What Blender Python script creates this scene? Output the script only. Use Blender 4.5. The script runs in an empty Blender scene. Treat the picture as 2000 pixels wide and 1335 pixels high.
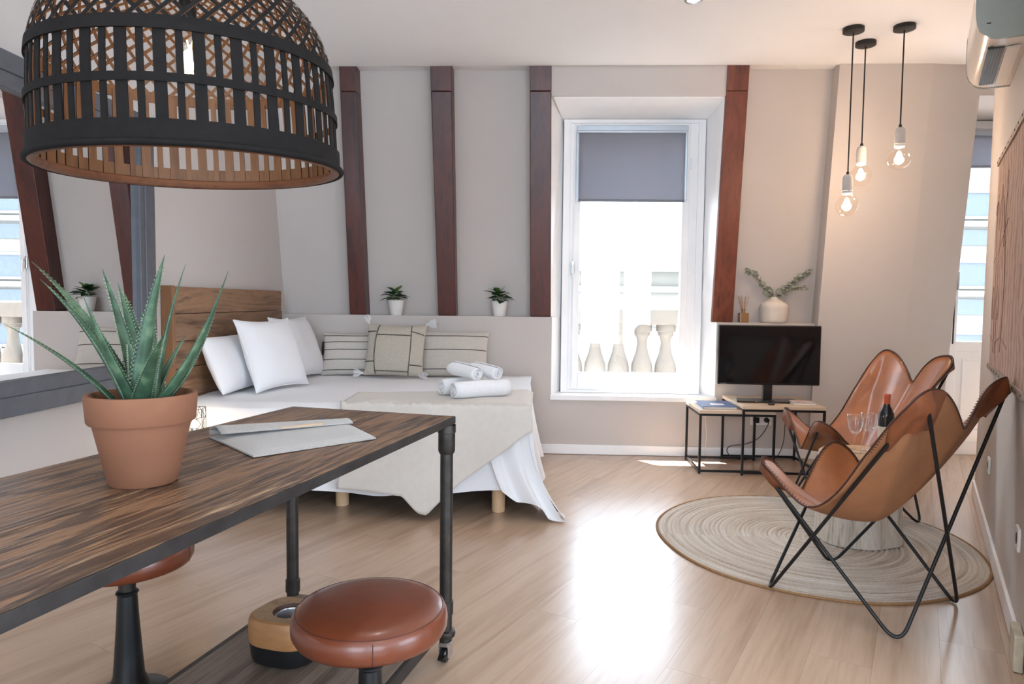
import bpy, bmesh, math, random
import numpy as np
from math import sin, cos, pi, sqrt, radians, atan2
from mathutils import Vector, Matrix, noise

random.seed(7)
SC = bpy.context.scene
COL = SC.collection

# ---------------------------------------------------------------- camera
F_PX, CAM_H = 1350.0, 1.20
YAW, PITCH, ROLL = math.atan(56 / F_PX), math.atan(79 / F_PX), 0.011
fw = Vector((-sin(YAW) * cos(PITCH), cos(YAW) * cos(PITCH), -sin(PITCH)))
r0 = Vector((cos(YAW), sin(YAW), 0))
u0 = r0.cross(fw)
rt = r0 * cos(ROLL) + u0 * sin(ROLL)
up = u0 * cos(ROLL) - r0 * sin(ROLL)
cam_d = bpy.data.cameras.new('camera')
cam_d.sensor_width = 36.0
cam_d.lens = F_PX / 2000 * 36.0
cam_d.clip_start = 0.05
cam = bpy.data.objects.new('camera', cam_d)
COL.objects.link(cam)
M = Matrix.Identity(4)
for i in range(3):
    M[i][0], M[i][1], M[i][2] = rt[i], up[i], -fw[i]
M[2][3] = CAM_H
cam.matrix_world = M
SC.camera = cam

# ---------------------------------------------------------------- sky, sun, exposure
w = bpy.data.worlds.new('sky')
SC.world = w
w.use_nodes = True
bg = w.node_tree.nodes['Background']
bg.inputs[0].default_value = (0.70, 0.845, 1.0, 1)
bg.inputs[1].default_value = 5.2
sun_d = bpy.data.lights.new('sun', 'SUN')
sun_d.energy = 28.0
sun_d.angle = radians(0.6)
sun_d.color = (1, 0.98, 0.95)
sun = bpy.data.objects.new('sun', sun_d)
COL.objects.link(sun)
sun.rotation_euler = Vector((0.25, -0.32, -1.0)).to_track_quat('-Z', 'Y').to_euler()


def portal(loc, size, direction):
    d = bpy.data.lights.new('window_portal', 'AREA')
    d.shape = 'RECTANGLE'
    d.size, d.size_y = size
    d.cycles.is_portal = True
    o = bpy.data.objects.new('window_portal', d)
    COL.objects.link(o)
    o.location = loc
    o.rotation_euler = Vector(direction).to_track_quat('-Z', 'Z').to_euler()


portal((0.70, 5.78, 1.6), (1.0, 2.2), (0, -1, 0))
portal((3.75, 5.80, 1.5), (1.1, 2.6), (0, -1, 0))
portal((-0.85, -3.1, 1.45), (1.7, 2.3), (0, 1, 0))
portal((1.65, -3.1, 1.45), (1.7, 2.3), (0, 1, 0))
portal((3.7, -0.4, 1.45), (2.2, 2.3), (-1, 0, 0))
SC.view_settings.view_transform = 'Standard'
SC.view_settings.look = 'None'
SC.view_settings.exposure = 1.34
SC.view_settings.gamma = 1.0
SC.view_settings.use_curve_mapping = False
SC.cycles.max_bounces = 12
SC.cycles.diffuse_bounces = 7
SC.cycles.glossy_bounces = 6
SC.cycles.transmission_bounces = 10
SC.cycles.transparent_max_bounces = 16
SC.cycles.sample_clamp_indirect = 6.0
SC.cycles.caustics_reflective = False
SC.cycles.caustics_refractive = False


# ---------------------------------------------------------------- helpers
def lin(c):
    c = [x / 255 for x in c]
    return tuple(x / 12.92 if x <= 0.04045 else ((x + 0.055) / 1.055) ** 2.4 for x in c) + (1,)


class MB:
    """collects faces, builds one mesh object"""

    def __init__(s):
        s.v, s.f, s.m = [], [], []

    def add(s, vs, fs, mi=0):
        o = len(s.v)
        s.v += [Vector(p) for p in vs]
        s.f += [tuple(i + o for i in f) for f in fs]
        s.m += [mi] * len(fs)
        return s

    def hexa(s, p, mi=0):  # p: 4 bottom (ccw), 4 top
        return s.add(p, [(3, 2, 1, 0), (4, 5, 6, 7), (0, 1, 5, 4), (1, 2, 6, 5), (2, 3, 7, 6), (3, 0, 4, 7)], mi)

    def box(s, a, b, mi=0, T=None):
        (x0, y0, z0), (x1, y1, z1) = a, b
        p = [(x0, y0, z0), (x1, y0, z0), (x1, y1, z0), (x0, y1, z0), (x0, y0, z1), (x1, y0, z1), (x1, y1, z1), (x0, y1, z1)]
        if T:
            p = [T @ Vector(q) for q in p]
        return s.hexa(p, mi)

    def tube(s, pts, rad, n=8, closed=False, cap=True, mi=0):
        pts = [Vector(p) for p in pts]
        N = len(pts)
        rr = rad if isinstance(rad, (list, tuple)) else [rad] * N
        if closed:
            tg = [(pts[(i + 1) % N] - pts[i - 1]).normalized() for i in range(N)]
        else:
            tg = [(pts[min(i + 1, N - 1)] - pts[max(i - 1, 0)]).normalized() for i in range(N)]
        a = Vector((0, 0, 1)) if abs(tg[0].z) < 0.9 else Vector((1, 0, 0))
        nrm = (a - tg[0] * a.dot(tg[0])).normalized()
        vs = []
        for i in range(N):
            nrm = nrm - tg[i] * nrm.dot(tg[i])
            if nrm.length < 1e-6:
                nrm = tg[i].orthogonal()
            nrm.normalize()
            b = tg[i].cross(nrm)
            for k in range(n):
                t = 2 * pi * k / n
                vs.append(pts[i] + (nrm * cos(t) + b * sin(t)) * rr[i])
        fs = []
        for i in range(N if closed else N - 1):
            j = (i + 1) % N
            for k in range(n):
                l = (k + 1) % n
                fs.append((i * n + k, i * n + l, j * n + l, j * n + k))
        if not closed and cap:
            fs.append(tuple(reversed(range(n))))
            fs.append(tuple((N - 1) * n + k for k in range(n)))
        return s.add(vs, fs, mi)

    def lathe(s, prof, n=32, c=(0, 0, 0), mi=0, squash=None, cap=True):
        vs = []
        for r, z in prof:
            for k in range(n):
                t = 2 * pi * k / n
                q = squash(t) if squash else 1.0
                vs.append((c[0] + r * q * cos(t), c[1] + r * q * sin(t), c[2] + z))
        fs = []
        for i in range(len(prof) - 1):
            for k in range(n):
                l = (k + 1) % n
                fs.append((i * n + k, i * n + l, (i + 1) * n + l, (i + 1) * n + k))
        if cap:
            if prof[0][0] > 1e-5:
                fs.append(tuple(reversed(range(n))))
            if prof[-1][0] > 1e-5:
                fs.append(tuple((len(prof) - 1) * n + k for k in range(n)))
        return s.add(vs, fs, mi)

    def grid(s, fn, nu, nv, mi=0, wrap=False):
        vs = [fn(i / nu, j / nv) for i in range(nu + 1) for j in range(nv + 1)]
        fs = [(i * (nv + 1) + j, (i + 1) * (nv + 1) + j, (i + 1) * (nv + 1) + j + 1, i * (nv + 1) + j + 1) for i in range(nu) for j in range(nv)]
        return s.add(vs, fs, mi)

    def prism(s, poly, z0, z1, mi=0):
        n = len(poly)
        vs = [(x, y, z0) for x, y in poly] + [(x, y, z1) for x, y in poly]
        fs = [tuple(reversed(range(n))), tuple(range(n, 2 * n))] + [(i, (i + 1) % n, n + (i + 1) % n, n + i) for i in range(n)]
        return s.add(vs, fs, mi)

    def xf(s, T):
        s.v = [T @ p for p in s.v]
        return s

    def mesh(s, name, mats, smooth=False, weld=False, fix=True):
        me = bpy.data.meshes.new(name)
        me.from_pydata([tuple(p) for p in s.v], [], s.f)
        mats = mats if isinstance(mats, (list, tuple)) else [mats]
        for m in mats:
            me.materials.append(m)
        me.polygons.foreach_set('material_index', s.m)
        if weld or fix:
            bm = bmesh.new()
            bm.from_mesh(me)
            if weld:
                bmesh.ops.remove_doubles(bm, verts=bm.verts, dist=1e-5)
            if fix:
                bmesh.ops.recalc_face_normals(bm, faces=bm.faces)
            bm.to_mesh(me)
            bm.free()
        if smooth:
            me.polygons.foreach_set('use_smooth', [True] * len(me.polygons))
            if smooth != 'all':
                try:
                    me.set_sharp_from_angle(angle=radians(38))
                except Exception:
                    pass
        me.update()
        return me

    def build(s, name, mats, parent=None, smooth=False, bevel=0, weld=False, fix=True, seg=2):
        return link(name, s.mesh(name, mats, smooth, weld, fix), parent, bevel, seg)


def link(name, me, parent=None, bevel=0, seg=2):
    o = bpy.data.objects.new(name, me)
    COL.objects.link(o)
    if parent:
        o.parent = parent
    if bevel:
        m = o.modifiers.new('bevel', 'BEVEL')
        m.width = bevel
        m.segments = seg
        m.limit_method = 'ANGLE'
        m.angle_limit = radians(40)
    return o


def thing(name, label, cat, loc=(0, 0, 0), rz=0.0, group=None, rot=None):
    o = bpy.data.objects.new(name, None)
    COL.objects.link(o)
    o.empty_display_size = 0.1
    o.location = loc
    o.rotation_euler = rot if rot else (0, 0, rz)
    return tag(o, label, cat, group)


def tag(o, label, cat, group=None):
    o['label'] = label
    o['category'] = cat
    if group:
        o['group'] = group
    return o


def struct(o, label=None):
    o['kind'] = 'structure'
    if label:
        o['label'] = label
    return o


def fillet(pts, rads, closed=False, n=8):
    P = [Vector(p) for p in pts]
    N = len(P)
    out = []
    for i in range(N):
        if not closed and i in (0, N - 1):
            out.append(P[i])
            continue
        a, b, c = P[i - 1], P[i], P[(i + 1) % N]
        r = rads[i] if isinstance(rads, (list, tuple)) else rads
        d1, d2 = (a - b).normalized(), (c - b).normalized()
        p1, p2 = b + d1 * r, b + d2 * r
        for k in range(n + 1):
            t = k / n
            out.append(p1 * (1 - t) ** 2 + b * 2 * t * (1 - t) + p2 * t * t)
    return out


def catmull(pts, n=8, closed=False):
    P = [Vector(p) for p in pts]
    N = len(P)
    out = []
    for i in range(N if closed else N - 1):
        g = (lambda k: P[k % N]) if closed else (lambda k: P[max(0, min(N - 1, k))])
        a, b, c, d = g(i - 1), g(i), g(i + 1), g(i + 2)
        for k in range(n):
            t = k / n
            out.append(0.5 * ((2 * b) + (c - a) * t + (2 * a - 5 * b + 4 * c - d) * t * t + (3 * b - a - 3 * c + d) * t ** 3))
    if not closed:
        out.append(P[-1])
    return out


def copy_tree(o, parent=None):
    c = o.copy()
    COL.objects.link(c)
    c.parent = parent
    for ch in list(o.children):
        copy_tree(ch, c)
    return c


# ---------------------------------------------------------------- materials
def new_mat(name):
    m = bpy.data.materials.new(name)
    m.use_nodes = True
    nt = m.node_tree
    return m, nt, nt.nodes['Principled BSDF'], nt.nodes, nt.links


def coords(nt, scale=(1, 1, 1), rnd=True):
    N, L = nt.nodes, nt.links
    tc = N.new('ShaderNodeTexCoord')
    mp = N.new('ShaderNodeMapping')
    mp.inputs['Scale'].default_value = scale
    L.new(tc.outputs['Object'], mp.inputs['Vector'])
    if rnd:
        oi = N.new('ShaderNodeObjectInfo')
        ml = N.new('ShaderNodeMath')
        ml.operation = 'MULTIPLY'
        ml.inputs[1].default_value = 37.0
        L.new(oi.outputs['Random'], ml.inputs[0])
        L.new(ml.outputs[0], mp.inputs['Location'])
    return mp.outputs[0]


def ramp(nt, fac, stops):
    r = nt.nodes.new('ShaderNodeValToRGB')
    e = r.color_ramp.elements
    while len(e) < len(stops):
        e.new(0.5)
    for i, (p, c) in enumerate(stops):
        e[i].position = p
        e[i].color = c
    nt.links.new(fac, r.inputs[0])
    return r.outputs[0]


def noise_n(nt, vec, scale, detail=4, rough=0.55, dist=0.0):
    n = nt.nodes.new('ShaderNodeTexNoise')
    n.inputs['Scale'].default_value = scale
    n.inputs['Detail'].default_value = detail
    n.inputs['Roughness'].default_value = rough
    n.inputs['Distortion'].default_value = dist
    nt.links.new(vec, n.inputs['Vector'])
    return n.outputs['Fac']


def bump(nt, b, h, strength, dist=0.002):
    n = nt.nodes.new('ShaderNodeBump')
    n.inputs['Strength'].default_value = strength
    n.inputs['Distance'].default_value = dist
    nt.links.new(h, n.inputs['Height'])
    nt.links.new(n.outputs[0], b.inputs['Normal'])


def plain(name, c, rough=0.5, metal=0.0, var=0.06, scale=12, bmp=0.0, bscale=None, sheen=0, coat=0, emit=None, spec=None):
    m, nt, b, N, L = new_mat(name)
    c = lin(c) if max(c) > 1.01 else tuple(c) + (1,)
    v = coords(nt)
    f = noise_n(nt, v, scale)
    lo = tuple(max(0, x * (1 - var)) for x in c[:3]) + (1,)
    hi = tuple(min(1, x * (1 + var)) for x in c[:3]) + (1,)
    L.new(ramp(nt, f, [(0.3, lo), (0.7, hi)]), b.inputs['Base Color'])
    b.inputs['Roughness'].default_value = rough
    b.inputs['Metallic'].default_value = metal
    if spec is not None:
        b.inputs['Specular IOR Level'].default_value = spec
    if sheen:
        b.inputs['Sheen Weight'].default_value = sheen
    if coat:
        b.inputs['Coat Weight'].default_value = coat
        b.inputs['Coat Roughness'].default_value = 0.15
    if bmp:
        bump(nt, b, noise_n(nt, v, bscale or scale * 6, 3), bmp)
    if emit:
        b.inputs['Emission Color'].default_value = tuple(emit[0]) + (1,)
        b.inputs['Emission Strength'].default_value = emit[1]
    return m


def wood(name, cols, axis=0, scale=9, stretch=14, rough=0.5, bmp=0.25, coat=0, dist=0.6, obj_var=0.0, spec=None):
    m, nt, b, N, L = new_mat(name)
    s = [1.0, 1.0, 1.0]
    s[axis] = 1.0 / stretch
    v = coords(nt, tuple(s))
    f1 = noise_n(nt, v, scale, 5, 0.6, dist)
    f2 = noise_n(nt, v, scale * 7, 3, 0.6, 0.2)
    mx = N.new('ShaderNodeMath')
    mx.operation = 'MULTIPLY_ADD'
    L.new(f2, mx.inputs[0])
    mx.inputs[1].default_value = 0.35
    L.new(f1, mx.inputs[2])
    sb = N.new('ShaderNodeMath')
    sb.operation = 'SUBTRACT'
    L.new(mx.outputs[0], sb.inputs[0])
    sb.inputs[1].default_value = 0.175
    k = len(cols)
    col = ramp(nt, sb.outputs[0], [(0.28 + 0.44 * i / (k - 1), lin(c)) for i, c in enumerate(cols)])
    if obj_var:
        oi = N.new('ShaderNodeObjectInfo')
        mr = N.new('ShaderNodeMapRange')
        mr.inputs[3].default_value = 1 - obj_var
        mr.inputs[4].default_value = 1 + obj_var
        L.new(oi.outputs['Random'], mr.inputs[0])
        hs = N.new('ShaderNodeHueSaturation')
        L.new(mr.outputs[0], hs.inputs['Value'])
        L.new(col, hs.inputs['Color'])
        col = hs.outputs[0]
    L.new(col, b.inputs['Base Color'])
    b.inputs['Roughness'].default_value = rough
    if spec:
        b.inputs['Specular IOR Level'].default_value = spec
    if coat:
        b.inputs['Coat Weight'].default_value = coat
        b.inputs['Coat Roughness'].default_value = 0.12
    if bmp:
        bump(nt, b, sb.outputs[0], bmp, 0.003)
    return m


def clear_glass(name, tint=(1, 1, 1), refl=1.0, rough=0.0, edge=0.4):
    m = bpy.data.materials.new(name)
    m.use_nodes = True
    nt = m.node_tree
    N, L = nt.nodes, nt.links
    N.remove(N['Principled BSDF'])
    tr = N.new('ShaderNodeBsdfTransparent')
    tr.inputs[0].default_value = tuple(tint) + (1,)
    gl = N.new('ShaderNodeBsdfGlossy')
    gl.inputs['Roughness'].default_value = rough
    gl.inputs[0].default_value = (refl, refl, refl, 1)
    lw = N.new('ShaderNodeLayerWeight')
    lw.inputs[0].default_value = 0.5
    pw = N.new('ShaderNodeMath')
    pw.operation = 'POWER'
    pw.inputs[1].default_value = 3.0
    L.new(lw.outputs['Facing'], pw.inputs[0])
    fr = N.new('ShaderNodeMath')
    fr.operation = 'MULTIPLY_ADD'
    fr.inputs[1].default_value = edge
    fr.inputs[2].default_value = 0.04
    L.new(pw.outputs[0], fr.inputs[0])
    mx = N.new('ShaderNodeMixShader')
    L.new(fr.outputs[0], mx.inputs[0])
    L.new(tr.outputs[0], mx.inputs[1])
    L.new(gl.outputs[0], mx.inputs[2])
    L.new(mx.outputs[0], N['Material Output'].inputs[0])
    return m


def emitter(name, c, s):
    m, nt, b, N, L = new_mat(name)
    b.inputs['Base Color'].default_value = (0, 0, 0, 1)
    b.inputs['Emission Color'].default_value = tuple(c) + (1,)
    b.inputs['Emission Strength'].default_value = s
    return m


m_wall = plain('painted_wall', (199, 192, 187), 0.75, var=0.015, scale=3, bmp=0.05, bscale=60)
m_white = plain('white_ceiling_paint', (246, 248, 250), 0.8, var=0.01, scale=3)
m_trim = plain('white_gloss_paint', (245, 246, 247), 0.4, var=0.02, scale=6, bmp=0.04, bscale=30)
m_floor = wood('beech_laminate', [(160, 132, 110), (174, 147, 124), (183, 157, 135), (167, 139, 117)], 0, 7, 16, 0.25, 0.01, obj_var=0.012, spec=0.75)
m_gap = plain('floor_joint', (160, 132, 110), 0.7)
m_beam = wood('mahogany_stained_beam', [(50, 24, 22), (72, 34, 28), (88, 42, 32), (62, 29, 26)], 2, 6, 10, 0.38, 0.25)
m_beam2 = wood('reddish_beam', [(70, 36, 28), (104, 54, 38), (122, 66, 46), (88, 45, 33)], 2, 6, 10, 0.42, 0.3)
m_pocket = plain('dark_cognac_leather', (122, 70, 42), 0.4, var=0.15, scale=9, bmp=0.1, bscale=120)
m_table = wood('reclaimed_table_wood', [(34, 27, 24), (100, 73, 54), (136, 102, 75), (56, 43, 36), (108, 82, 62), (182, 152, 120)], 0, 13, 13, 0.36, 0.8, obj_var=0.12, dist=1.6)
m_shelfw = wood('grey_shelf_wood', [(44, 37, 33), (92, 78, 68), (120, 104, 92), (60, 50, 44)], 0, 15, 18, 0.5, 0.5, obj_var=0.12)
m_head = wood('rustic_headboard_wood', [(70, 50, 37), (122, 91, 67), (146, 112, 84), (100, 74, 55)], 1, 9, 9, 0.55, 0.35, obj_var=0.14, dist=1.4)
m_headside = wood('headboard_edge_wood', [(84, 58, 38), (140, 100, 68), (110, 78, 54)], 2, 9, 9, 0.55, 0.3)
m_iron = plain('dark_pipe_iron', (62, 58, 55), 0.45, 0.75, var=0.25, scale=30, bmp=0.15)
m_edge = plain('blackened_steel_edge', (54, 52, 52), 0.5, 0.5, var=0.3, scale=18, bmp=0.2)
m_black = plain('black_painted_metal', (26, 26, 27), 0.42, 0.3, var=0.15)
m_blackpl = plain('black_plastic', (18, 18, 19), 0.35, var=0.1)
m_oak = wood('pale_oak_veneer', [(196, 172, 146), (214, 192, 168), (204, 182, 156)], 0, 8, 12, 0.45, 0.05)
m_beech = wood('turned_beech', [(206, 168, 128), (222, 188, 150), (212, 176, 138)], 2, 10, 10, 0.45, 0.05)
m_sheet = plain('white_cotton', (226, 226, 228), 0.9, var=0.015, scale=5, bmp=0.12, bscale=35, sheen=0.2)
m_throw = plain('beige_cotton_throw', (204, 197, 189), 0.95, var=0.03, scale=30, bmp=0.2, bscale=300, sheen=0.2)
m_linen = plain('natural_linen', (196, 189, 180), 0.95, var=0.05, scale=60, bmp=0.3, bscale=400, sheen=0.2)
m_linen2 = plain('woven_ecru_linen', (182, 174, 160), 0.95, var=0.1, scale=90, bmp=0.5, bscale=300, sheen=0.2)
m_stripe = plain('dark_stitching', (62, 56, 52), 0.9)
m_towel = plain('white_terry', (228, 228, 230), 0.98, var=0.03, scale=80, bmp=0.8, bscale=260, sheen=0.5)
m_frame = plain('graphite_frame', (86, 88, 94), 0.5, var=0.12, scale=14, bmp=0.1)
m_terra = plain('terracotta', (126, 82, 58), 0.8, var=0.09, scale=9, bmp=0.1, bscale=90)
m_soil = plain('potting_soil', (58, 44, 36), 0.95, var=0.4, scale=60, bmp=1.0, bscale=80)
m_felt = plain('grey_felt', (160, 155, 150), 0.98, var=0.1, scale=160, bmp=0.4, bscale=260, sheen=0.3)
m_feltin = plain('dark_felt_edge', (70, 70, 72), 0.95)
m_tan = plain('tan_leather_strap', (190, 160, 128), 0.6)
m_leather = plain('cognac_leather', (158, 98, 58), 0.36, var=0.22, scale=7, bmp=0.1, bscale=120, coat=0.12)
m_suede = plain('raw_leather_back', (148, 100, 66), 0.75, var=0.12, scale=9, bmp=0.15, bscale=140)
m_lace = plain('dark_leather_lacing', (64, 34, 22), 0.6)
m_seat = plain('chestnut_seat_leather', (104, 52, 32), 0.34, var=0.1, scale=9, bmp=0.12, bscale=150, coat=0.2)
m_blind = plain('grey_blind_fabric', (126, 127, 132), 0.85, var=0.03, scale=60)
nt = m_blind.node_tree
tl_ = nt.nodes.new('ShaderNodeBsdfTranslucent')
tl_.inputs[0].default_value = lin((196, 194, 200))
ms_ = nt.nodes.new('ShaderNodeMixShader')
ms_.inputs[0].default_value = 0.45
nt.links.new(nt.nodes['Principled BSDF'].outputs[0], ms_.inputs[1])
nt.links.new(tl_.outputs[0], ms_.inputs[2])
nt.links.new(ms_.outputs[0], nt.nodes['Material Output'].inputs[0])
m_alu = plain('brushed_aluminium', (186, 196, 206), 0.4, 0.6, var=0.03)
m_pot = plain('white_ceramic', (232, 230, 226), 0.45, var=0.03)
m_leafd = plain('dark_green_leaf', (40, 78, 46), 0.45, var=0.3, scale=25)
m_leafl = plain('young_green_leaf', (104, 148, 66), 0.45, var=0.25, scale=25)
m_euca = plain('dusty_eucalyptus_leaf', (150, 154, 138), 0.7, var=0.25, scale=30)
m_twig = plain('thin_twig', (110, 88, 66), 0.8)
m_glass = clear_glass('window_glass')
m_bulb = clear_glass('bulb_glass', (1.0, 0.97, 0.93), 0.9)
m_wine = clear_glass('wine_glass_crystal', (0.97, 0.98, 0.99), 1.0, 0.03, 0.75)
m_screen = plain('dark_tv_screen', (14, 15, 18), 0.09, var=0.0)
m_conc = plain('pale_concrete_socket', (196, 192, 188), 0.8, var=0.06, scale=40, bmp=0.2)
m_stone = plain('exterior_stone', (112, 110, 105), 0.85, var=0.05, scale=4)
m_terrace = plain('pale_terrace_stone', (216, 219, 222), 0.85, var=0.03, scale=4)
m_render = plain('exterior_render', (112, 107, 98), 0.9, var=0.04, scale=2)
m_street = plain('asphalt', (110, 108, 105), 0.9)
m_extglass = plain('exterior_window_glass', (62, 68, 78), 0.2, var=0.1)
m_extgrey = plain('exterior_grey_zinc', (84, 90, 96), 0.7, var=0.1)
m_plate = plain('white_socket_plate', (236, 236, 234), 0.4, var=0.01)
m_steel = plain('stainless_steel', (190, 190, 192), 0.25, 0.9, var=0.05)

m_mirror, nt, b, N, L = new_mat('mirror_silver')
b.inputs['Base Color'].default_value = (0.88, 0.89, 0.9, 1)
b.inputs['Metallic'].default_value = 1.0
b.inputs['Roughness'].default_value = 0.0

# ================================================================ STRUCTURE
CEIL = 2.90
YB = 5.43          # lower back wall face
ZL, ZR = 1.082, 1.056   # ledge heights


def lean(z):       # front plane of the sloping beams
    return 5.46 - (z - 1.08) * 0.198


def panel_y(z):    # plaster between the beams
    return 5.60 - (z - 1.08) * 0.19


def pier_y(z):
    return 5.42 - 0.118 * z


def WR(Y, z, d=0.0):   # point on the diagonal right wall, d metres off it
    return Vector((1.752 + 0.538 * (Y - 2.558) - 0.881 * d, Y + 0.474 * d, z))


# floor with planks parallel to the diagonal wall
fl = MB().box((-2.4, -3.3, -0.06), (4.6, 5.9, -0.012)).build('floor', m_gap)
struct(fl, 'pale beech laminate floor laid in long planks')
PW, PLN = 0.195, 1.35
pm = MB().box((-PLN / 2, -PW / 2, -0.012), (PLN / 2, PW / 2, 0)).mesh('plank', m_floor)
du = Vector((0.474, 0.881))
dv = Vector((-0.881, 0.474))
ang = atan2(du.y, du.x)
cnt = 0
for j in range(-22, 26):
    off = (j * 0.37) % 1.0 * PLN
    for i in range(-5, 7):
        c = du * (i * (PLN + 0.0004) + off) + dv * (j * (PW + 0.0004))
        if -2.5 < c.x < 3.9 and 0.7 < c.y < 6.2:
            o = link('plank', pm, fl)
            o.location = (c.x, c.y, 0)
            o.rotation_euler = (0, 0, ang + (pi if (i + j) % 2 else 0))
            cnt += 1
rest = MB()
for j in range(-22, 26):
    off = (j * 0.37) % 1.0 * PLN
    for i in range(-6, 8):
        c = du * (i * (PLN + 0.0004) + off) + dv * (j * (PW + 0.0004))
        if -2.8 < c.x < 4.8 and -3.6 < c.y < 6.2 and not (-2.5 < c.x < 3.9 and 0.7 < c.y < 6.2):
            T = Matrix.Translation((c.x, c.y, 0)) @ Matrix.Rotation(ang, 4, 'Z')
            rest.box((-PLN / 2, -PW / 2, -0.012), (PLN / 2, PW / 2, 0), T=T)
o = rest.build('outer_planks', m_floor, fl)
o['kind'] = 'stuff'

ce = MB()
ce.box((-2.4, -3.3, CEIL), (4.6, 5.10, 3.05))
ce.box((-2.4, 5.10, CEIL + 0.02), (4.6, 6.0, 3.05))
struct(ce.build('ceiling', m_white), 'smooth white ceiling')

# left wall
struct(MB().box((-2.25, -3.2, 0), (-2.10, 5.75, CEIL + 0.02)).build('wall_left', m_wall), 'off white plaster wall carrying the mirror')

# lower back wall with the ledge
wb = MB()
wb.box((-2.10, YB, 0), (0.086, 5.95, ZL))
wb.box((0.086, YB, 0), (1.365, 5.95, 0.432))
wb.box((1.365, YB, 0), (2.30, 5.95, ZR))
struct(wb.build('wall_back', m_wall), 'low plaster wall with a ledge under the slope')


def slope_panel(x0, x1, z0, name, label):
    a, b_ = panel_y(z0), panel_y(CEIL + 0.02)
    m = MB().hexa([(x0, a, z0), (x1, a, z0), (x1, 5.95, z0), (x0, 5.95, z0), (x0, b_, CEIL + 0.02), (x1, b_, CEIL + 0.02), (x1, 5.95, CEIL + 0.02), (x0, 5.95, CEIL + 0.02)])
    return struct(m.build(name, m_wall), label)


slope_panel(-2.10, 0.0, ZL, 'wall_slope_left', 'sloping plaster wall behind the dark beams')
slope_panel(1.37, 2.30, ZR, 'wall_slope_right', 'sloping plaster wall above the television ledge')

# beams
for n, (x0b, x1b, x0t, x1t, zb, lab) in enumerate([
    (-1.525, -1.395, -1.50, -1.385, ZL, 'dark mahogany sloping beam nearest the headboard'),
    (-0.815, -0.675, -0.83, -0.675, ZL, 'dark mahogany sloping beam between the two small potted plants'),
    (-0.085, 0.078, -0.105, 0.052, ZL, 'dark mahogany beam on the left of the window'),
    (1.335, 1.497, 1.31, 1.465, ZR, 'reddish brown leaning beam on the right of the window'),
]):
    n += 1
    D = 0.16
    zj = 2.73
    k = (zj - zb) / (CEIL - zb)
    xl, xr = x0b + (x0t - x0b) * k, x1b + (x1t - x1b) * k
    root = MB().hexa([(x0b, lean(zb), zb), (x1b, lean(zb), zb), (x1b, lean(zb) + D, zb), (x0b, lean(zb) + D, zb),
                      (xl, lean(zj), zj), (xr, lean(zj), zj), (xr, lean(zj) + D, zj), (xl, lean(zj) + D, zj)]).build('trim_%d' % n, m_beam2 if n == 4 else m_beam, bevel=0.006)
    struct(root, lab)
    MB().hexa([(xl, lean(zj) - 0.002, zj + 0.002), (xr, lean(zj) - 0.002, zj + 0.002), (xr, lean(zj) + D, zj + 0.002), (xl, lean(zj) + D, zj + 0.002),
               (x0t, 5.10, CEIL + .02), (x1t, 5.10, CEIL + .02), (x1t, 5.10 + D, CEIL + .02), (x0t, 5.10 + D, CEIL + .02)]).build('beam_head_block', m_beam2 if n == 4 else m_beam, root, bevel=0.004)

# window niche
nl = MB()
nl.hexa([(0.0862, YB + .004, 0.45), (0.0872, YB + .004, 0.45), (0.160, 5.66, 0.45), (0.0862, 5.66, 0.45), (0.0862, YB + .004, ZL), (0.0872, YB + .004, ZL), (0.160, 5.66, ZL), (0.0862, 5.66, ZL)])
nl.hexa([(0.0, 5.50, ZL), (0.0772, 5.50, ZL), (0.160, 5.66, ZL), (0.0, 5.66, ZL), (-0.02, 5.17, 2.71), (0.051, 5.17, 2.71), (0.160, 5.66, 2.71), (-0.02, 5.66, 2.71)])
struct(nl.build('wall_niche_left', m_trim), 'white splayed reveal on the left of the window')
nr = MB()
nr.hexa([(1.364, YB + .004, 0.45), (1.3648, YB + .004, 0.45), (1.3648, 5.66, 0.45), (1.283, 5.66, 0.45), (1.364, YB + .004, ZR), (1.3648, YB + .004, ZR), (1.3648, 5.66, ZR), (1.283, 5.66, ZR)])
nr.hexa([(1.337, 5.50, ZR), (1.45, 5.50, ZR), (1.45, 5.66, ZR), (1.283, 5.66, ZR), (1.312, 5.17, 2.71), (1.45, 5.17, 2.71), (1.45, 5.66, 2.71), (1.283, 5.66, 2.71)])
struct(nr.build('wall_niche_right', m_trim), 'white splayed reveal on the right of the window')
hd = MB().hexa([(0.05, 5.15, 2.700), (1.315, 5.15, 2.700), (1.45, 5.66, 2.652), (-0.02, 5.66, 2.652), (0.05, 5.112, CEIL + .02), (1.315, 5.112, CEIL + .02), (1.45, 5.66, CEIL + .02), (-0.02, 5.66, CEIL + .02)])
struct(hd.build('wall_niche_head', m_wall), 'plaster header above the window niche')
struct(MB().hexa([(0.075, 5.165, 2.690), (1.312, 5.165, 2.690), (1.282, 5.655, 2.646), (0.16, 5.655, 2.646), (0.075, 5.165, 2.699), (1.312, 5.165, 2.699), (1.282, 5.655, 2.652), (0.16, 5.655, 2.652)]).build('trim_5', m_trim), 'white soffit above the window')
struct(MB().prism([(0.080, 5.405), (1.375, 5.405), (1.375, 5.43), (1.30, 5.66), (0.14, 5.66), (0.080, 5.43)], 0.432, 0.470).build('trim_6', m_trim, bevel=0.004), 'white painted window sill')
# wall behind the window frame plane (around the opening)
ww = MB()
ww.box((-0.05, 5.66, 0.3), (0.215, 5.95, 2.92))
ww.box((1.262, 5.66, 0.3), (1.5, 5.95, 2.92))
ww.box((-0.05, 5.66, 2.645), (1.5, 5.95, 2.92))
ww.box((-0.05, 5.66, 0.3), (1.5, 5.95, 0.478))
struct(ww.build('wall_outer', m_render), 'outer masonry round the window')


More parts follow.
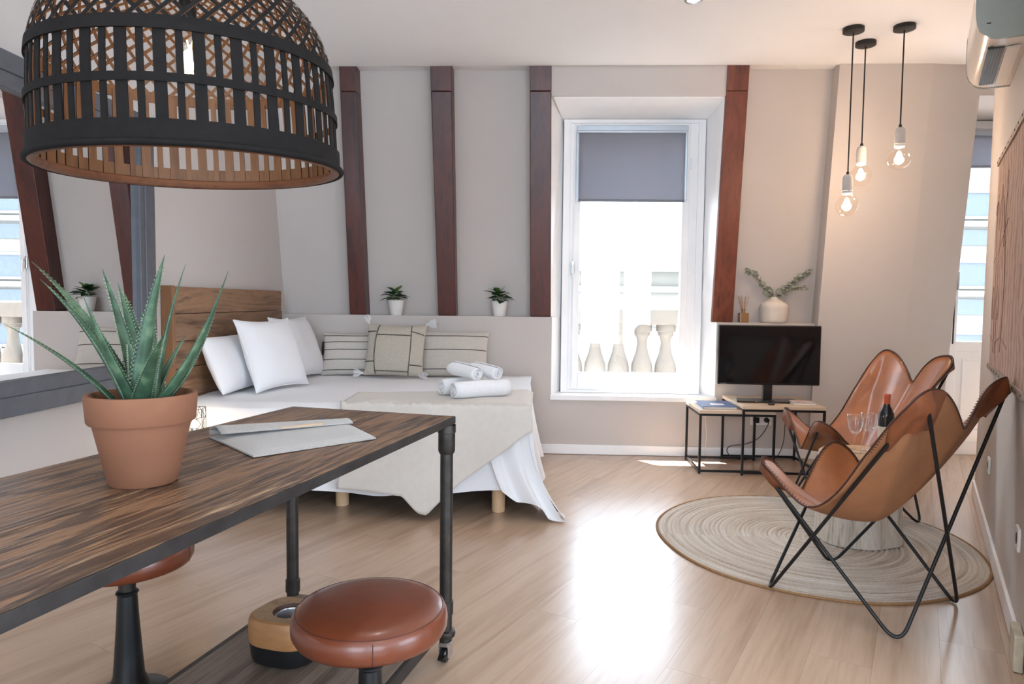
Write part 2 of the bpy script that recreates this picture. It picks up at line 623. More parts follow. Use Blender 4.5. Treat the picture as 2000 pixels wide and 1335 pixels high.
def bars(mb, x0, x1, z0, z1, w, y0, y1, wb=None, wt=None, wr=None):
    wb, wt, wr = wb or w, wt or w, wr or w
    mb.box((x0, y0, z0), (x0 + w, y1, z1))
    mb.box((x1 - wr, y0, z0), (x1, y1, z1))
    mb.box((x0 + w, y0, z0), (x1 - wr, y1, z0 + wb))
    mb.box((x0 + w, y0, z1 - wt), (x1 - wr, y1, z1))
    return mb


w1 = bars(MB(), 0.165, 1.280, 0.471, 2.648, 0.055, 5.590, 5.68, wb=0.02, wt=0.03).build('window_1', m_trim, bevel=0.004)
struct(w1, 'tall white casement window with peeling paint')
bars(MB(), 0.213, 1.235, 0.488, 2.625, 0.045, 5.607, 5.665, wb=0.03, wt=0.02, wr=0.075).build('inner_frame', m_trim, w1, bevel=0.004)
bars(MB(), 0.244, 1.165, 0.500, 2.617, 0.058, 5.590, 5.645, wb=0.135, wt=0.055).build('sash', m_trim, w1, bevel=0.005)
MB().box((0.300, 5.618, 0.630), (1.112, 5.624, 2.566)).build('pane', m_glass, w1)
h = MB().box((0.238, 5.578, 1.43), (0.262, 5.592, 1.53)).build('lock_plate', m_steel, w1, bevel=0.003)
MB().tube([(0.250, 5.585, 1.50), (0.250, 5.55, 1.50), (0.252, 5.545, 1.40)], 0.007).build('handle', m_steel, h, smooth=True)
MB().tube([(0.255, 5.583, 0.56), (0.255, 5.583, 2.55)], 0.006).build('espagnolette_rod', m_trim, w1, smooth=True)
for z in (0.75, 1.5, 2.3):
    MB().tube([(1.172, 5.588, z - .045), (1.172, 5.588, z + .045)], 0.008).build('hinge', m_trim, w1, smooth=True)

# roller blinds
bl = thing('roller_blind', 'grey roller blind half down over the large middle window', 'blind', (0.70, 5.565, 2.0))
MB().box((-0.435, -0.02, 0.545), (0.435, 0.022, 0.59)).build('cassette', m_alu, bl, bevel=0.006)
MB().tube([(-0.43, -0.018, 0.54), (0.43, -0.018, 0.54)], 0.011, 12).build('roller_tube', m_alu, bl, smooth=True)
MB().box((-0.415, -0.006, 0.006), (0.415, -0.003, 0.545)).build('fabric', m_blind, bl)
MB().tube([(-0.417, -0.0045, 0.006), (0.417, -0.0045, 0.006)], 0.009, 10).build('bottom_bar', m_blind, bl, smooth=True)
for x in (-0.432, 0.425):
    MB().box((x, -0.012, 0.0), (x + 0.008, 0.01, 0.545)).build('side_guide', m_alu, bl)

# pier to the right of the television
pr = MB()
zt = CEIL + .02
pr.hexa([(2.085, pier_y(0), 0), (2.735, pier_y(0), 0), (2.735, 5.95, 0), (2.20, 5.95, 0), (2.085, pier_y(zt), zt), (2.735, pier_y(zt), zt), (2.735, 5.95, zt), (2.20, 5.95, zt)])
pr.hexa([(2.735, pier_y(0), 0), (3.10, pier_y(0) + .05, 0), (3.20, 5.75, 0), (2.735, 5.75, 0), (2.735, pier_y(zt), zt), (3.10, pier_y(zt) + .05, zt), (3.20, 5.75, zt), (2.735, 5.75, zt)])
struct(pr.build('wall_pier', m_wall), 'leaning plaster pier behind the hanging bulbs')
# niche of the balcony door
dn = MB()
dn.hexa([(3.08, pier_y(2.7) + .05, 2.70), (4.4, pier_y(2.7) + .05, 2.70), (4.4, 5.95, 2.66), (3.08, 5.95, 2.66), (3.08, pier_y(zt) + .03, zt), (4.4, pier_y(zt) + .03, zt), (4.4, 5.95, zt), (3.08, 5.95, zt)])
struct(dn.build('wall_door_head', m_wall), 'plaster header above the balcony door')
struct(MB().box((4.30, 4.35, 0), (4.42, 5.95, zt)).build('wall_alcove', m_wall), 'side wall of the balcony door alcove')
d1 = bars(MB(), 3.19, 4.31, 0.0, 2.665, 0.06, 5.70, 5.78, wb=0.10).build('door_1', m_trim, bevel=0.004)
struct(d1, 'white glazed balcony door at the far right')
bars(MB(), 3.262, 4.25, 0.105, 2.60, 0.075, 5.69, 5.75, wb=0.10, wt=0.06).build('door_stile', m_trim, d1, bevel=0.005)
MB().box((3.337, 5.70, 0.84), (4.175, 5.745, 0.92)).build('lock_rail', m_trim, d1, bevel=0.004)
MB().box((3.337, 5.712, 0.205), (4.175, 5.735, 0.84)).build('lower_panel', m_trim, d1, bevel=0.004)
bars(MB(), 3.40, 4.11, 0.27, 0.78, 0.018, 5.702, 5.714).build('panel_moulding', m_trim, d1, bevel=0.003)
MB().box((3.337, 5.718, 0.92), (4.175, 5.724, 2.54)).build('pane', m_glass, d1)
MB().box((3.315, 5.672, 1.33), (3.33, 5.69, 1.48)).build('lock_plate', m_steel, d1, bevel=0.003)
MB().tube([(3.30, 5.675, 0.9), (3.30, 5.675, 1.6)], 0.006).build('espagnolette_rod', m_blackpl, d1, smooth=True)
b2 = thing('roller_blind', 'grey roller blind at the top of the far right balcony door', 'blind', (3.76, 5.655, 2.29))
MB().box((-0.46, -0.02, 0.245), (0.46, 0.022, 0.29)).build('cassette', m_alu, b2, bevel=0.006)
MB().box((-0.44, -0.006, 0.006), (0.44, -0.003, 0.245)).build('fabric', m_blind, b2)
MB().tube([(-0.44, -0.0045, 0.006), (0.44, -0.0045, 0.006)], 0.009, 10).build('bottom_bar', m_blind, b2, smooth=True)

# right diagonal wall, returns
A, B = WR(4.50, 0), WR(2.0, 0)
n_in = Vector((0.881, -0.474, 0)) * 0.12


def slab(p, q, off, z0, z1):
    return [(p.x, p.y, z0), (q.x, q.y, z0), (q.x + off.x, q.y + off.y, z0), (p.x + off.x, p.y + off.y, z0),
            (p.x, p.y, z1), (q.x, q.y, z1), (q.x + off.x, q.y + off.y, z1), (p.x + off.x, p.y + off.y, z1)]


struct(MB().hexa(slab(A, B, n_in, 0, CEIL)).build('wall_right', m_wall), 'diagonal plaster wall with the wall chart')
struct(MB().box((2.86, 4.35, 0), (4.42, 4.47, CEIL)).build('wall_return_far', m_wall), 'wall closing the alcove')
struct(MB().box((1.56, 1.90, 0), (3.75, 2.02, CEIL)).build('wall_return_near', m_wall), 'wall behind the corner')
# walls behind the camera, with tall unseen windows added to let in fill daylight
rw = MB()
rw.box((-2.25, -3.2, 0), (-1.75, -3.05, CEIL))
rw.box((0.05, -3.2, 0), (0.75, -3.05, CEIL))
rw.box((2.55, -3.2, 0), (3.75, -3.05, CEIL))
rw.box((-2.25, -3.2, 2.62), (3.75, -3.05, CEIL))
rw.box((-2.25, -3.2, 0), (3.75, -3.05, 0.28))
struct(rw.build('wall_rear', m_wall), 'wall behind the camera')
sw = MB()
sw.box((3.60, -3.2, 0), (3.75, -1.55, CEIL))
sw.box((3.60, 0.75, 0), (3.75, 2.02, CEIL))
sw.box((3.60, -3.2, 2.62), (3.75, 2.02, CEIL))
sw.box((3.60, -3.2, 0), (3.75, 2.02, 0.28))
struct(sw.build('wall_side', m_wall), 'side wall behind the camera')
for k, (x0, x1) in enumerate([(-1.75, 0.05), (0.75, 2.55)]):
    o = bars(MB(), x0, x1, 0.28, 2.62, 0.07, -3.16, -3.09).box(((x0 + x1) / 2 - .04, -3.16, 0.28), ((x0 + x1) / 2 + .04, -3.09, 2.62)).build('window_%d' % (k + 2), m_trim)
    struct(o, 'unseen white framed window behind the camera, added for fill daylight')
o = MB()
o.box((3.64, -1.55, .28), (3.71, -1.48, 2.62)).box((3.64, .68, .28), (3.71, .75, 2.62)).box((3.64, -.44, .28), (3.71, -.36, 2.62))
struct(o.build('window_4', m_trim), 'unseen white framed side window behind the camera, added for fill daylight')

# baseboards
bb = MB().box((-0.06, YB - 0.014, 0.002), (2.09, YB, 0.078)).build('baseboard_back', m_trim, bevel=0.004)
struct(bb, 'white baseboard under the window')
bb = MB().hexa([(2.085, pier_y(0) - .014, .002), (3.10, pier_y(0) + .034, .002), (3.10, pier_y(0) + .06, .002), (2.085, pier_y(0) + .02, .002),
                (2.085, pier_y(0) - .016, .078), (3.10, pier_y(0) + .032, .078), (3.10, pier_y(0) + .06, .078), (2.085, pier_y(0) + .02, .078)]).build('baseboard_pier', m_trim)
struct(bb, 'white baseboard along the pier')
a_, b_ = WR(4.50, 0, 0.014), WR(2.38, 0, 0.014)
bb = MB().hexa(slab(a_, b_, n_in * (0.014 / 0.12), 0.002, 0.092)).build('baseboard_right', m_trim, bevel=0.004)
struct(bb, 'white baseboard along the diagonal wall')
bb = MB().box((-2.10, 1.0, .002), (-2.086, 3.7, .09)).build('baseboard_left', m_trim, bevel=0.004)
struct(bb, 'white baseboard under the mirror')

# ================================================================ OUTSIDE
struct(MB().box((-40, 5.9, -8.2), (50, 40, -8.0)).build('floor_street', m_street), 'unseen street far below outside, added to cut light from below')  # unseen dark ground, added to cut sky light from below
ev = MB().box((-0.5, 5.95, 2.74), (2.0, 5.99, 2.82)).build('trim_7', m_extgrey)
struct(ev, 'zinc eave of the dormer outside')
tr = MB().box((-6, 5.95, -0.3), (14, 7.4, -0.1)).build('floor_terrace', m_terrace)
struct(tr, 'stone terrace outside the window')
bal = thing('exterior_balustrade', 'sunlit stone balustrade outside the middle window', 'balustrade', (0.6, 7.0, -0.1))
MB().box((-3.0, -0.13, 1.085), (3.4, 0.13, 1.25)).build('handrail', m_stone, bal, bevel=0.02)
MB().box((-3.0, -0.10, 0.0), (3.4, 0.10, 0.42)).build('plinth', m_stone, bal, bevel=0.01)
bprof = [(0.075, 0), (0.075, 0.05), (0.05, 0.07), (0.062, 0.10), (0.088, 0.17), (0.082, 0.26), (0.050, 0.38), (0.036, 0.48), (0.045, 0.54), (0.06, 0.56), (0.06, 0.59), (0.075, 0.60), (0.075, 0.665)]
bmesh_ = MB().lathe([(r_ * 1.28, z_) for r_, z_ in bprof], 20).mesh('baluster', m_stone, smooth=True)
for k in range(-9, 14):
    o = link('baluster', bmesh_, bal)
    o.location = (k * 0.235 - 0.05, 0, 0.42)
MB().box((-0.52, 0.25, 0.0), (-0.28, 0.5, 1.36)).build('pedestal', m_extgrey, bal, bevel=0.01)

bd = thing('exterior_building', 'pale stone building facing the middle window', 'building', (0, 15, 0))
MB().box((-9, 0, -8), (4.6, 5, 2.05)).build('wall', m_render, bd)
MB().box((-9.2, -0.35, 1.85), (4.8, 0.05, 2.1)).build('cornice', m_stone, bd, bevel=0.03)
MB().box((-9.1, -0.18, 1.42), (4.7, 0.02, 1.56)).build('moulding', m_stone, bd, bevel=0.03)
MB().box((-9.1, -0.10, 0.7), (4.7, 0.02, 0.78)).build('moulding', m_stone, bd, bevel=0.03)
MB().hexa([(-9, .4, 2.1), (4.6, .4, 2.1), (4.6, 5, 2.1), (-9, 5, 2.1), (-9, 2.0, 4.5), (4.6, 2.0, 4.5), (4.6, 5, 4.5), (-9, 5, 4.5)]).build('roof', m_extgrey, bd)

bd = thing('exterior_apartment_building', 'white building with bands of bluish windows beyond the balcony door', 'building', (9.5, 15, 0))
MB().box((-4, 0, -8), (4, 4, 6.5)).build('wall', m_render, bd)
for row, z in enumerate([-1.55, 0.05, 1.55, 3.0]):
    for k in range(6):
        x = -3.6 + k * 1.22 + row * 0.1
        f = bars(MB(), x, x + 1.02, z + .02, z + 0.62, 0.06, -0.08, 0.02).build('window', m_stone, bd)
        MB().box((x + .06, -0.04, z + .08), (x + .96, -0.02, z + .56)).build('pane', m_extglass, f)
    MB().box((-3.9, -0.05, z - 0.52), (3.9, 0.02, z - 0.2)).build('spandrel', m_extglass, bd)
    MB().box((-4, -0.12, z - 0.14), (4, 0.02, z - 0.02)).build('sill_band', m_stone, bd)

# ================================================================ LIGHT FITTINGS
def point(name, loc, watts, col, rad, parent=None):
    d = bpy.data.lights.new(name, 'POINT')
    d.energy = watts
    d.color = col
    d.shadow_soft_size = rad
    o = bpy.data.objects.new(name, d)
    COL.objects.link(o)
    o.location = loc
    if parent:
        o.parent = parent
    return o


m_fil = emitter('glowing_filament', (1.0, 0.66, 0.32), 110)
m_core = emitter('lit_bulb_core', (1.0, 0.80, 0.56), 26)


def globe_bulb(root, z, r=0.067):
    prof = [(0.014, 0.045), (0.016, 0.02), (0.026, 0.0)]
    n = 18
    t0 = math.asin(0.026 / r)
    for i in range(n + 1):
        t = t0 + (pi - t0) * i / n
        prof.append((max(r * sin(t), 0.0005), -(r * cos(t0) - r * cos(t))))
    g = MB().lathe(prof, 28, (0, 0, z)).build('glass_globe', m_bulb, root, smooth='all')
    MB().lathe([(0.0005, 0.0), (0.010, -0.008), (0.017, -0.03), (0.019, -0.05), (0.015, -0.07), (0.0005, -0.08)], 16, (0, 0, z - 0.012)).build('glowing_core', m_core, g, smooth='all')
    cz = z - 0.055
    pts = [(0.012 * cos(k * pi / 3 * 2), 0.012 * sin(k * pi / 3 * 2), cz + (0.03 if k % 2 else -0.03)) for k in range(7)]
    MB().tube(pts, 0.0012, 6).build('filament', m_fil, g)
    return cz


for (x, y, zb, lab) in [
    (1.897, 4.44, 1.90, 'lowest hanging globe bulb with pale concrete socket, nearest the window'),
    (2.076, 4.669, 2.125, 'middle hanging globe bulb with pale socket, between the other two'),
    (2.186, 4.405, 2.18, 'rightmost hanging globe bulb with domed concrete socket'),
]:
    t = thing('pendant_bulb', lab, 'pendant lamp', (x, y, zb), group='globe bulbs hanging by the pier')
    H_ = CEIL - zb
    MB().lathe([(0.0005, H_ - 0.0), (0.062, H_), (0.062, H_ - 0.024), (0.052, H_ - 0.028), (0.0005, H_ - 0.028)], 28).build('ceiling_rose', m_black, t, smooth=True)
    MB().lathe([(0.0045, H_ - 0.028), (0.0045, 0.118)], 8).build('cord', m_black, t, smooth=True)
    MB().lathe([(0.0005, 0.128), (0.009, 0.128), (0.010, 0.105), (0.0005, 0.105)], 12).build('cord_grip', m_blackpl, t, smooth=True)
    MB().lathe([(0.0005, 0.112), (0.018, 0.110), (0.026, 0.102), (0.030, 0.088), (0.031, 0.01), (0.027, 0.006), (0.0005, 0.006)], 24).build('socket', m_conc, t, smooth=True)
    MB().lathe([(0.0005, 0.004), (0.0285, 0.004), (0.0285, -0.008), (0.0005, -0.008)], 20).build('collar', m_plate, t, smooth=True)
    cz = globe_bulb(t, -0.018)
    point('bulb_light', (0, 0, cz), 5.5, (1.0, 0.70, 0.50), 0.03, t)

# recessed ceiling spots (one in view, the others unseen, added to fill the room with light)
spots = [(0.832, 4.02), (-0.6, 3.0), (-1.2, 0.6), (0.4, 0.3), (0.3, -1.6), (1.9, -0.6), (0.95, 2.2)]
for k, (x, y) in enumerate(spots):
    lab = 'round recessed ceiling spotlight ' + ['at the top edge of the picture', 'above the foot of the bed, out of view, added for fill light', 'behind the camera, by the mirror, added for fill light', 'above the camera, out of view, added for fill light', 'near the rear windows, out of view, added for fill light', 'near the side window, out of view, added for fill light', 'in front of the diagonal wall, out of view, added for fill light'][k]
    t = thing('ceiling_spotlight', lab, 'spotlight', (x, y, CEIL), group='recessed ceiling spotlights')
    MB().lathe([(0.034, -0.001), (0.036, -0.006), (0.046, -0.008), (0.052, -0.003), (0.052, 0.0)], 28, cap=False).build('trim_ring', m_steel, t, smooth=True)
    MB().lathe([(0.0005, -0.002), (0.034, -0.002)], 24, cap=False).build('lens', emitter('spot_lens_%d' % k, (1, 0.93, 0.84), 4.0), t, smooth=True)
    d = bpy.data.lights.new('spot_light', 'SPOT')
    d.energy = 9
    d.spot_size = radians(130)
    d.spot_blend = 0.8
    d.color = (1, 0.96, 0.9)
    d.shadow_soft_size = 0.04
    o = bpy.data.objects.new('spot_light', d)
    COL.objects.link(o)
    o.parent = t
    o.location = (0, 0, -0.012)

# ---------------------------------------------------------------- woven basket lamp
m_bambo = plain('dark_stained_bamboo', (20, 17, 16), 0.8, var=0.25, scale=40, bmp=0.2, spec=0.2)
m_bambi = wood('raw_bamboo_inside', [(84, 56, 36), (122, 86, 56), (104, 72, 46)], 2, 14, 8, 0.55, 0.2)
m_rim = wood('bamboo_rim', [(72, 42, 26), (112, 70, 44), (90, 54, 34)], 0, 14, 6, 0.5, 0.3)
LR = 0.352
lamp = thing('basket_pendant_lamp', 'large dark woven bamboo basket lampshade hanging over the wooden table', 'pendant lamp', (-0.8792, 1.7389, 1.5222), rot=(0.0344, -0.0185, 0))


def lamp_r(z):
    P = [(0.0, LR), (0.12, LR - 0.003), (0.20, LR - 0.006), (0.245, LR - 0.010), (0.29, LR - 0.018), (0.33, LR - 0.032), (0.37, LR - 0.055), (0.405, LR - 0.085), (0.44, LR - 0.125), (0.47, LR - 0.17), (0.495, LR - 0.22), (0.515, LR - 0.27), (0.525, 0.05)]
    for (a, ra), (b_, rb) in zip(P, P[1:]):
        if z <= b_:
            return ra + (rb - ra) * (z - a) / (b_ - a)
    return 0.05


def band(z0, z1, off, th, name, mats=None):
    n = 96
    m = MB()
    for k in range(n):
        t0_, t1_ = 2 * pi * k / n, 2 * pi * (k + 1) / n

        def P(t, r, z):
            return (r * cos(t), r * sin(t), z)
        a, b_ = lamp_r(z0) + off, lamp_r(z1) + off
        m.add([P(t0_, a, z0), P(t1_, a, z0), P(t1_, b_, z1), P(t0_, b_, z1)], [(0, 1, 2, 3)], 0)
        m.add([P(t0_, a - th, z0), P(t1_, a - th, z0), P(t1_, b_ - th, z1), P(t0_, b_ - th, z1)], [(3, 2, 1, 0)], 1)
        m.add([P(t0_, a, z0), P(t1_, a, z0), P(t1_, a - th, z0), P(t0_, a - th, z0)], [(3, 2, 1, 0)], 0)
        m.add([P(t0_, b_, z1), P(t1_, b_, z1), P(t1_, b_ - th, z1), P(t0_, b_ - th, z1)], [(0, 1, 2, 3)], 0)
    return m.build(name, mats or [m_bambo, m_bambi], lamp, smooth=True, weld=True, fix=False)


rim = MB().tube([((LR + 0.006) * cos(2 * pi * k / 80), (LR + 0.006) * sin(2 * pi * k / 80), 0.004) for k in range(80)], 0.0075, 10, closed=True).build('rim_hoop', m_bambo, lamp, smooth=True)
MB().tube([((LR - 0.007) * cos(2 * pi * k / 80), (LR - 0.007) * sin(2 * pi * k / 80), 0.008) for k in range(80)], 0.012, 8, closed=True).build('inner_hoop', m_rim, lamp, smooth=True)
band(0.012, 0.052, 0.005, 0.006, 'lower_band')
band(0.126, 0.144, 0.004, 0.003, 'middle_band')
band(0.232, 0.260, 0.004, 0.005, 'upper_band')
NS = 29
slm = []
for wd in (0.0122, 0.0072):
    m = MB()
    zs = [0.0, 0.06, 0.12, 0.18, 0.25]
    for a, b_ in zip(zs, zs[1:]):
        ra, rb = lamp_r(a) - 0.001, lamp_r(b_) - 0.001
        m.add([(ra, -wd, a), (ra, wd, a), (rb, wd, b_), (rb, -wd, b_)], [(0, 1, 2, 3)], 0)
        m.add([(ra - .003, -wd, a), (ra - .003, wd, a), (rb - .003, wd, b_), (rb - .003, -wd, b_)], [(3, 2, 1, 0)], 1)
        m.add([(ra, wd, a), (ra - .003, wd, a), (rb - .003, wd, b_), (rb, wd, b_)], [(0, 1, 2, 3)], 0)
        m.add([(ra, -wd, a), (ra - .003, -wd, a), (rb - .003, -wd, b_), (rb, -wd, b_)], [(3, 2, 1, 0)], 0)
    slm.append(m.mesh('slat', [m_bambo, m_bambi], fix=False))
for k in range(2 * NS):
    o = link('slat', slm[k % 2], lamp)
    o.rotation_euler = (0, 0, 2 * pi * (k + 0.25) / (2 * NS))
for sgn in (1, -1):
    m = MB()
    n = 22
    zs = [0.240 + (0.526 - 0.240) * i / n for i in range(n + 1)]
    wd, pv, th = 0.0044, None, 0.0
    rows = []
    for i, z in enumerate(zs):
        r = lamp_r(z) + (0.0012 if sgn > 0 else -0.0012)
        if i:
            ds = sqrt((z - zs[i - 1]) ** 2 + (lamp_r(z) - lamp_r(zs[i - 1])) ** 2)
            th += ds / max(r, 0.13)
        w_ = wd * (0.5 + 0.5 * r / LR)
        e = w_ / max(r, .05)
        rows.append([(r * cos(sgn * th + d_), r * sin(sgn * th + d_), z) for d_ in (-e * 1.4, e * 1.4)] + [((r - .0018) * cos(sgn * th + d_), (r - .0018) * sin(sgn * th + d_), z - .001) for d_ in (-e * 1.4, e * 1.4)])
    for a, b_ in zip(rows, rows[1:]):
        m.add([a[0], a[1], b_[1], b_[0]], [(0, 1, 2, 3)], 0)
        m.add([a[2], a[3], b_[3], b_[2]], [(3, 2, 1, 0)], 1)
    lm = m.mesh('lattice_strip', [m_bambo, m_bambi], fix=False)
    for k in range(46):
        o = link('lattice_strip', lm, lamp)
        o.rotation_euler = (0, 0, 2 * pi * (k + (0.5 if sgn < 0 else 0)) / 46)
MB().lathe([(0.0005, 0.535), (0.07, 0.533), (0.075, 0.517), (0.0005, 0.517)], 28).build('crown_disc', m_bambo, lamp, smooth=True)
MB().lathe([(0.0045, CEIL - 1.5222 - .005), (0.0045, 0.40)], 8).build('cord', m_black, lamp, smooth=True)
MB().lathe([(0.0005, 0.43), (0.012, 0.425), (0.02, 0.41), (0.02, 0.345), (0.0005, 0.345)], 18).build('bulb_holder', m_blackpl, lamp, smooth=True)
bb_ = MB().lathe([(0.014, 0.35), (0.016, 0.332), (0.032, 0.295), (0.037, 0.265), (0.034, 0.235), (0.018, 0.215), (0.0005, 0.210)], 24).build('edison_bulb', m_bulb, lamp, smooth='all')
MB().tube([(0.008 * (-1) ** k, 0.004, 0.245 + 0.075 * (k % 2)) for k in range(6)], 0.0016, 6).build('filament', m_fil, bb_)
point('bulb_light', (0, 0, 0.28), 0.45, (1.0, 0.70, 0.42), 0.02, lamp)

# ================================================================ MIRROR
mr = thing('wall_mirror', 'large mirror in a wide graphite frame on the left wall', 'mirror', (-2.10, 2.2, 0.745))
FX = 0.118   # front face of the frame off the wall
MY0, MY1, MZ = -1.55, 1.295, 1.36
MB().box((0.0, MY0 + .10, 0.10), (FX - 0.030, MY1 - .10, MZ - .10)).build('glass', m_mirror, mr)
for nm, a, b_ in [('bottom_rail', (0, MY0, 0), (FX, MY1, 0.075)), ('top_rail', (0, MY0, MZ - .075), (FX, MY1, MZ)), ('right_stile', (0, MY1 - .085, 0.075), (FX, MY1, MZ - .075)), ('left_stile', (0, MY0, 0.075), (FX, MY0 + .085, MZ - .075))]:
    MB().box(a, b_).build(nm, m_frame, mr, bevel=0.004)
for nm, a, b_ in [('inner_moulding', (0, MY0 + .085, 0.075), (FX - .006, MY1 - .085, 0.135)), ('inner_moulding', (0, MY0 + .085, MZ - .135), (FX - .006, MY1 - .085, MZ - .075)), ('inner_moulding', (0, MY1 - .125, 0.135), (FX - .006, MY1 - .085, MZ - .135))]:
    MB().box(a, b_).build(nm, m_frame, mr, bevel=0.003)

# ================================================================ BED
bed = thing('double_bed', 'low double bed on round beech legs below the sloping wall', 'bed', (-2.03, 3.80, 0))
BL_, BW = 1.95, 1.56
MB().box((0.02, 0.03, 0.15), (BL_ - .03, BW, 0.32)).build('base', plain('dark_bed_base', (60, 58, 60), 0.9), bed, bevel=0.01)
MB().box((0.0, 0.0, 0.32), (BL_, BW + .02, 0.60)).build('mattress', m_sheet, bed, bevel=0.05, seg=4)
for x, y in [(0.12, 0.13), (0.88, 0.15), (1.80, 0.10), (0.12, 1.42), (0.88, 1.42), (1.80, 1.42)]:
    MB().lathe([(0.0005, 0), (0.036, 0.0), (0.038, 0.006), (0.038, 0.152), (0.0005, 0.152)], 24, (x, y, 0)).build('leg', m_beech, bed, smooth=True)

# headboard with its boards
hb = thing('plank_headboard', 'rustic wooden headboard of horizontal planks behind the white pillows', 'headboard', (-2.097, 3.735, 0.10))
zz = [0.0, 0.16, 0.345, 0.53, 0.70, 0.855, 1.01, 1.165]
for i, (a, b_) in enumerate(zip(zz, zz[1:])):
    d_ = [0.062, 0.066, 0.06, 0.065, 0.062, 0.066, 0.061][i]
    MB().box((0.012, 0.03, a + .0015), (d_, 1.615, b_ - .0015)).build('plank', m_head, hb, bevel=0.003)
MB().box((0.0, 0.0, 0.0), (0.066, 0.030, 1.168)).build('end_board', m_headside, hb, bevel=0.003)


def nz(p, s, o=0):
    return noise.noise(Vector((p[0] * s + o, p[1] * s, p[2] * s)))


# fitted sheet that hangs to near the floor
def sheet_pt(a, b):
    """a along x (0..1) ; b across: path over the front side, top, to the wall side"""
    x = a * (BL_ + .012)
    path_front = 0.48       # hanging length
    s_ = b * (path_front + BW + 0.02)
    if s_ < path_front:
        k = (path_front - s_)
        z = 0.618 - k
        fold = 0.018 * sin(x * 13 + 1.3 * sin(x * 5)) * (k / path_front) ** 1.2
        y = -0.018 - fold - 0.03 * (k / path_front)
        z += 0.02 * sin(x * 4.1) * (k / path_front)
        return Vector((x, y, z))
    y = s_ - path_front - .012
    edge = min(1.0, max(0, y + .012) / 0.05)
    return Vector((x, y, 0.585 + 0.033 * sqrt(max(0, 1 - (1 - edge) ** 2)) + 0.006 * nz((x, y, 0), 4)))


sh = thing('bed_sheet', 'white cotton sheet hanging down over the side and foot of the bed', 'bedding', (-2.03, 3.80, 0))
MB().grid(sheet_pt, 70, 60).build('sheet_top', m_sheet, sh, smooth='all')


def foot_pt(a, b):
    # a: along the foot edge from the front corner to the wall, b: down
    y = -0.02 + a * (BW + 0.02)
    L_ = 0.60 - 0.05 * a
    tail = max(0.0, 1 - a / 0.16)
    k = b * L_
    out = 0.02 + 0.10 * (k / 0.6) ** 1.5 * (0.6 + 0.4 * sin(a * 17)) + tail * 0.14 * b ** 3
    z = max(0.008 + 0.01 * tail, 0.613 - k * (1 + 0.03 * sin(a * 23)))
    fold = 0.03 * sin(a * 30 + 0.8) * (b ** 1.3)
    x = BL_ - 0.01 + out + fold * 0.7
    if b < 0.1:
        x = BL_ - 0.03 + (out + 0.02) * (b / 0.1)
        z = min(z, 0.617)
    yy = y + fold * 0.4 - tail * 0.05 * b
    return Vector((x, yy, z))


MB().grid(foot_pt, 60, 24).build('foot_drape', m_sheet, sh, smooth='all')


def tail_pt(a, b):
    # corner of the sheet that trails on the floor at the front foot corner
    x = BL_ - 0.22 + a * 0.26 + b * b * 0.10 + 0.012 * sin(a * 14) * b + a * 0.10 * b ** 3
    z = 0.56 - b * (0.40 + 0.18 * a) * (1 + 0.05 * sin(a * 9))
    y = -0.020 - 0.035 * b - 0.02 * sin(a * 12 + 1) * b - 0.06 * a * b ** 4
    return Vector((x, y, max(z, 0.006 + 0.006 * (1 + sin(a * 20)))))


MB().grid(tail_pt, 30, 30).build('corner_drape', m_sheet, sh, smooth='all')

# beige throw with a pointed corner hanging at the front
HEM = [(0.93, 0.16), (1.15, 0.15), (1.30, 0.14), (1.385, 0.045), (1.43, 0.035), (1.47, 0.075), (1.62, 0.22), (1.80, 0.36), (1.94, 0.475), (1.99, 0.50)]


def hem(x):
    for (a, za), (b_, zb) in zip(HEM, HEM[1:]):
        if x <= b_:
            return za + (zb - za) * (x - a) / (b_ - a)
    return HEM[-1][1]


def throw_pt(a, b):
    x = 0.93 + a * 1.055
    back = 0.36 + 0.27 * a
    front = 0.640 - hem(x)
    s_ = b * (back + front)
    if s_ < front:
        k = front - s_
        y = -0.040 - 0.06 * (k / 0.5) - 0.022 * sin(x * 9 + k * 5) * (k / 0.5) - 0.012 - 0.03 * max(0, x - 1.5)
        return Vector((x + 0.01 * sin(k * 9), y, 0.640 - k))
    y = s_ - front - 0.02
    e = min(1.0, (y + .02) / 0.06)
    z = 0.606 + 0.026 * sqrt(max(0, 1 - (1 - e) ** 2)) + 0.006 * nz((x, y, 3), 5)
    xd = max(0.0, x - BL_ - 0.0)
    return Vector((x, y, z - xd * 0.5))


tw = MB().grid(throw_pt, 64, 60).build('folded_throw', m_throw, smooth='all')
tw.location = (-2.03, 3.80, 0)
md = tw.modifiers.new('thickness', 'SOLIDIFY')
md.thickness = 0.006
md.offset = 1
tag(tw, 'beige throw folded over the foot end of the bed with a pointed corner hanging', 'throw')


# ---------------------------------------------------------------- pillows
def pillow_fn(w_, h_, t_, seed=0, ear=0.05, wr=0.006, power=2.2):
    def P(u, v, side):
        x = w_ / 2 * u * (1 - ear * (1 - v * v) * abs(u) ** 3)
        y = h_ / 2 * v * (1 - ear * (1 - u * u) * abs(v) ** 3)
        e = max(0.0, (1 - abs(u) ** power) * (1 - abs(v) ** power)) ** 0.52
        z = side * (t_ / 2 * e)
        wz = wr * e ** 0.5 * (nz((x * 7, y * 3, seed), 1.6, seed) + 0.6 * nz((x * 2, y * 11, seed + 3), 1.6, seed))
        return Vector((x, y, z + wz))
    return P


def pillow_mesh(P, n=26):
    m = MB()
    for sd in (1, -1):
        m.grid(lambda i, j: P(-cos(pi * i), -cos(pi * j), sd), n, n)
    return m


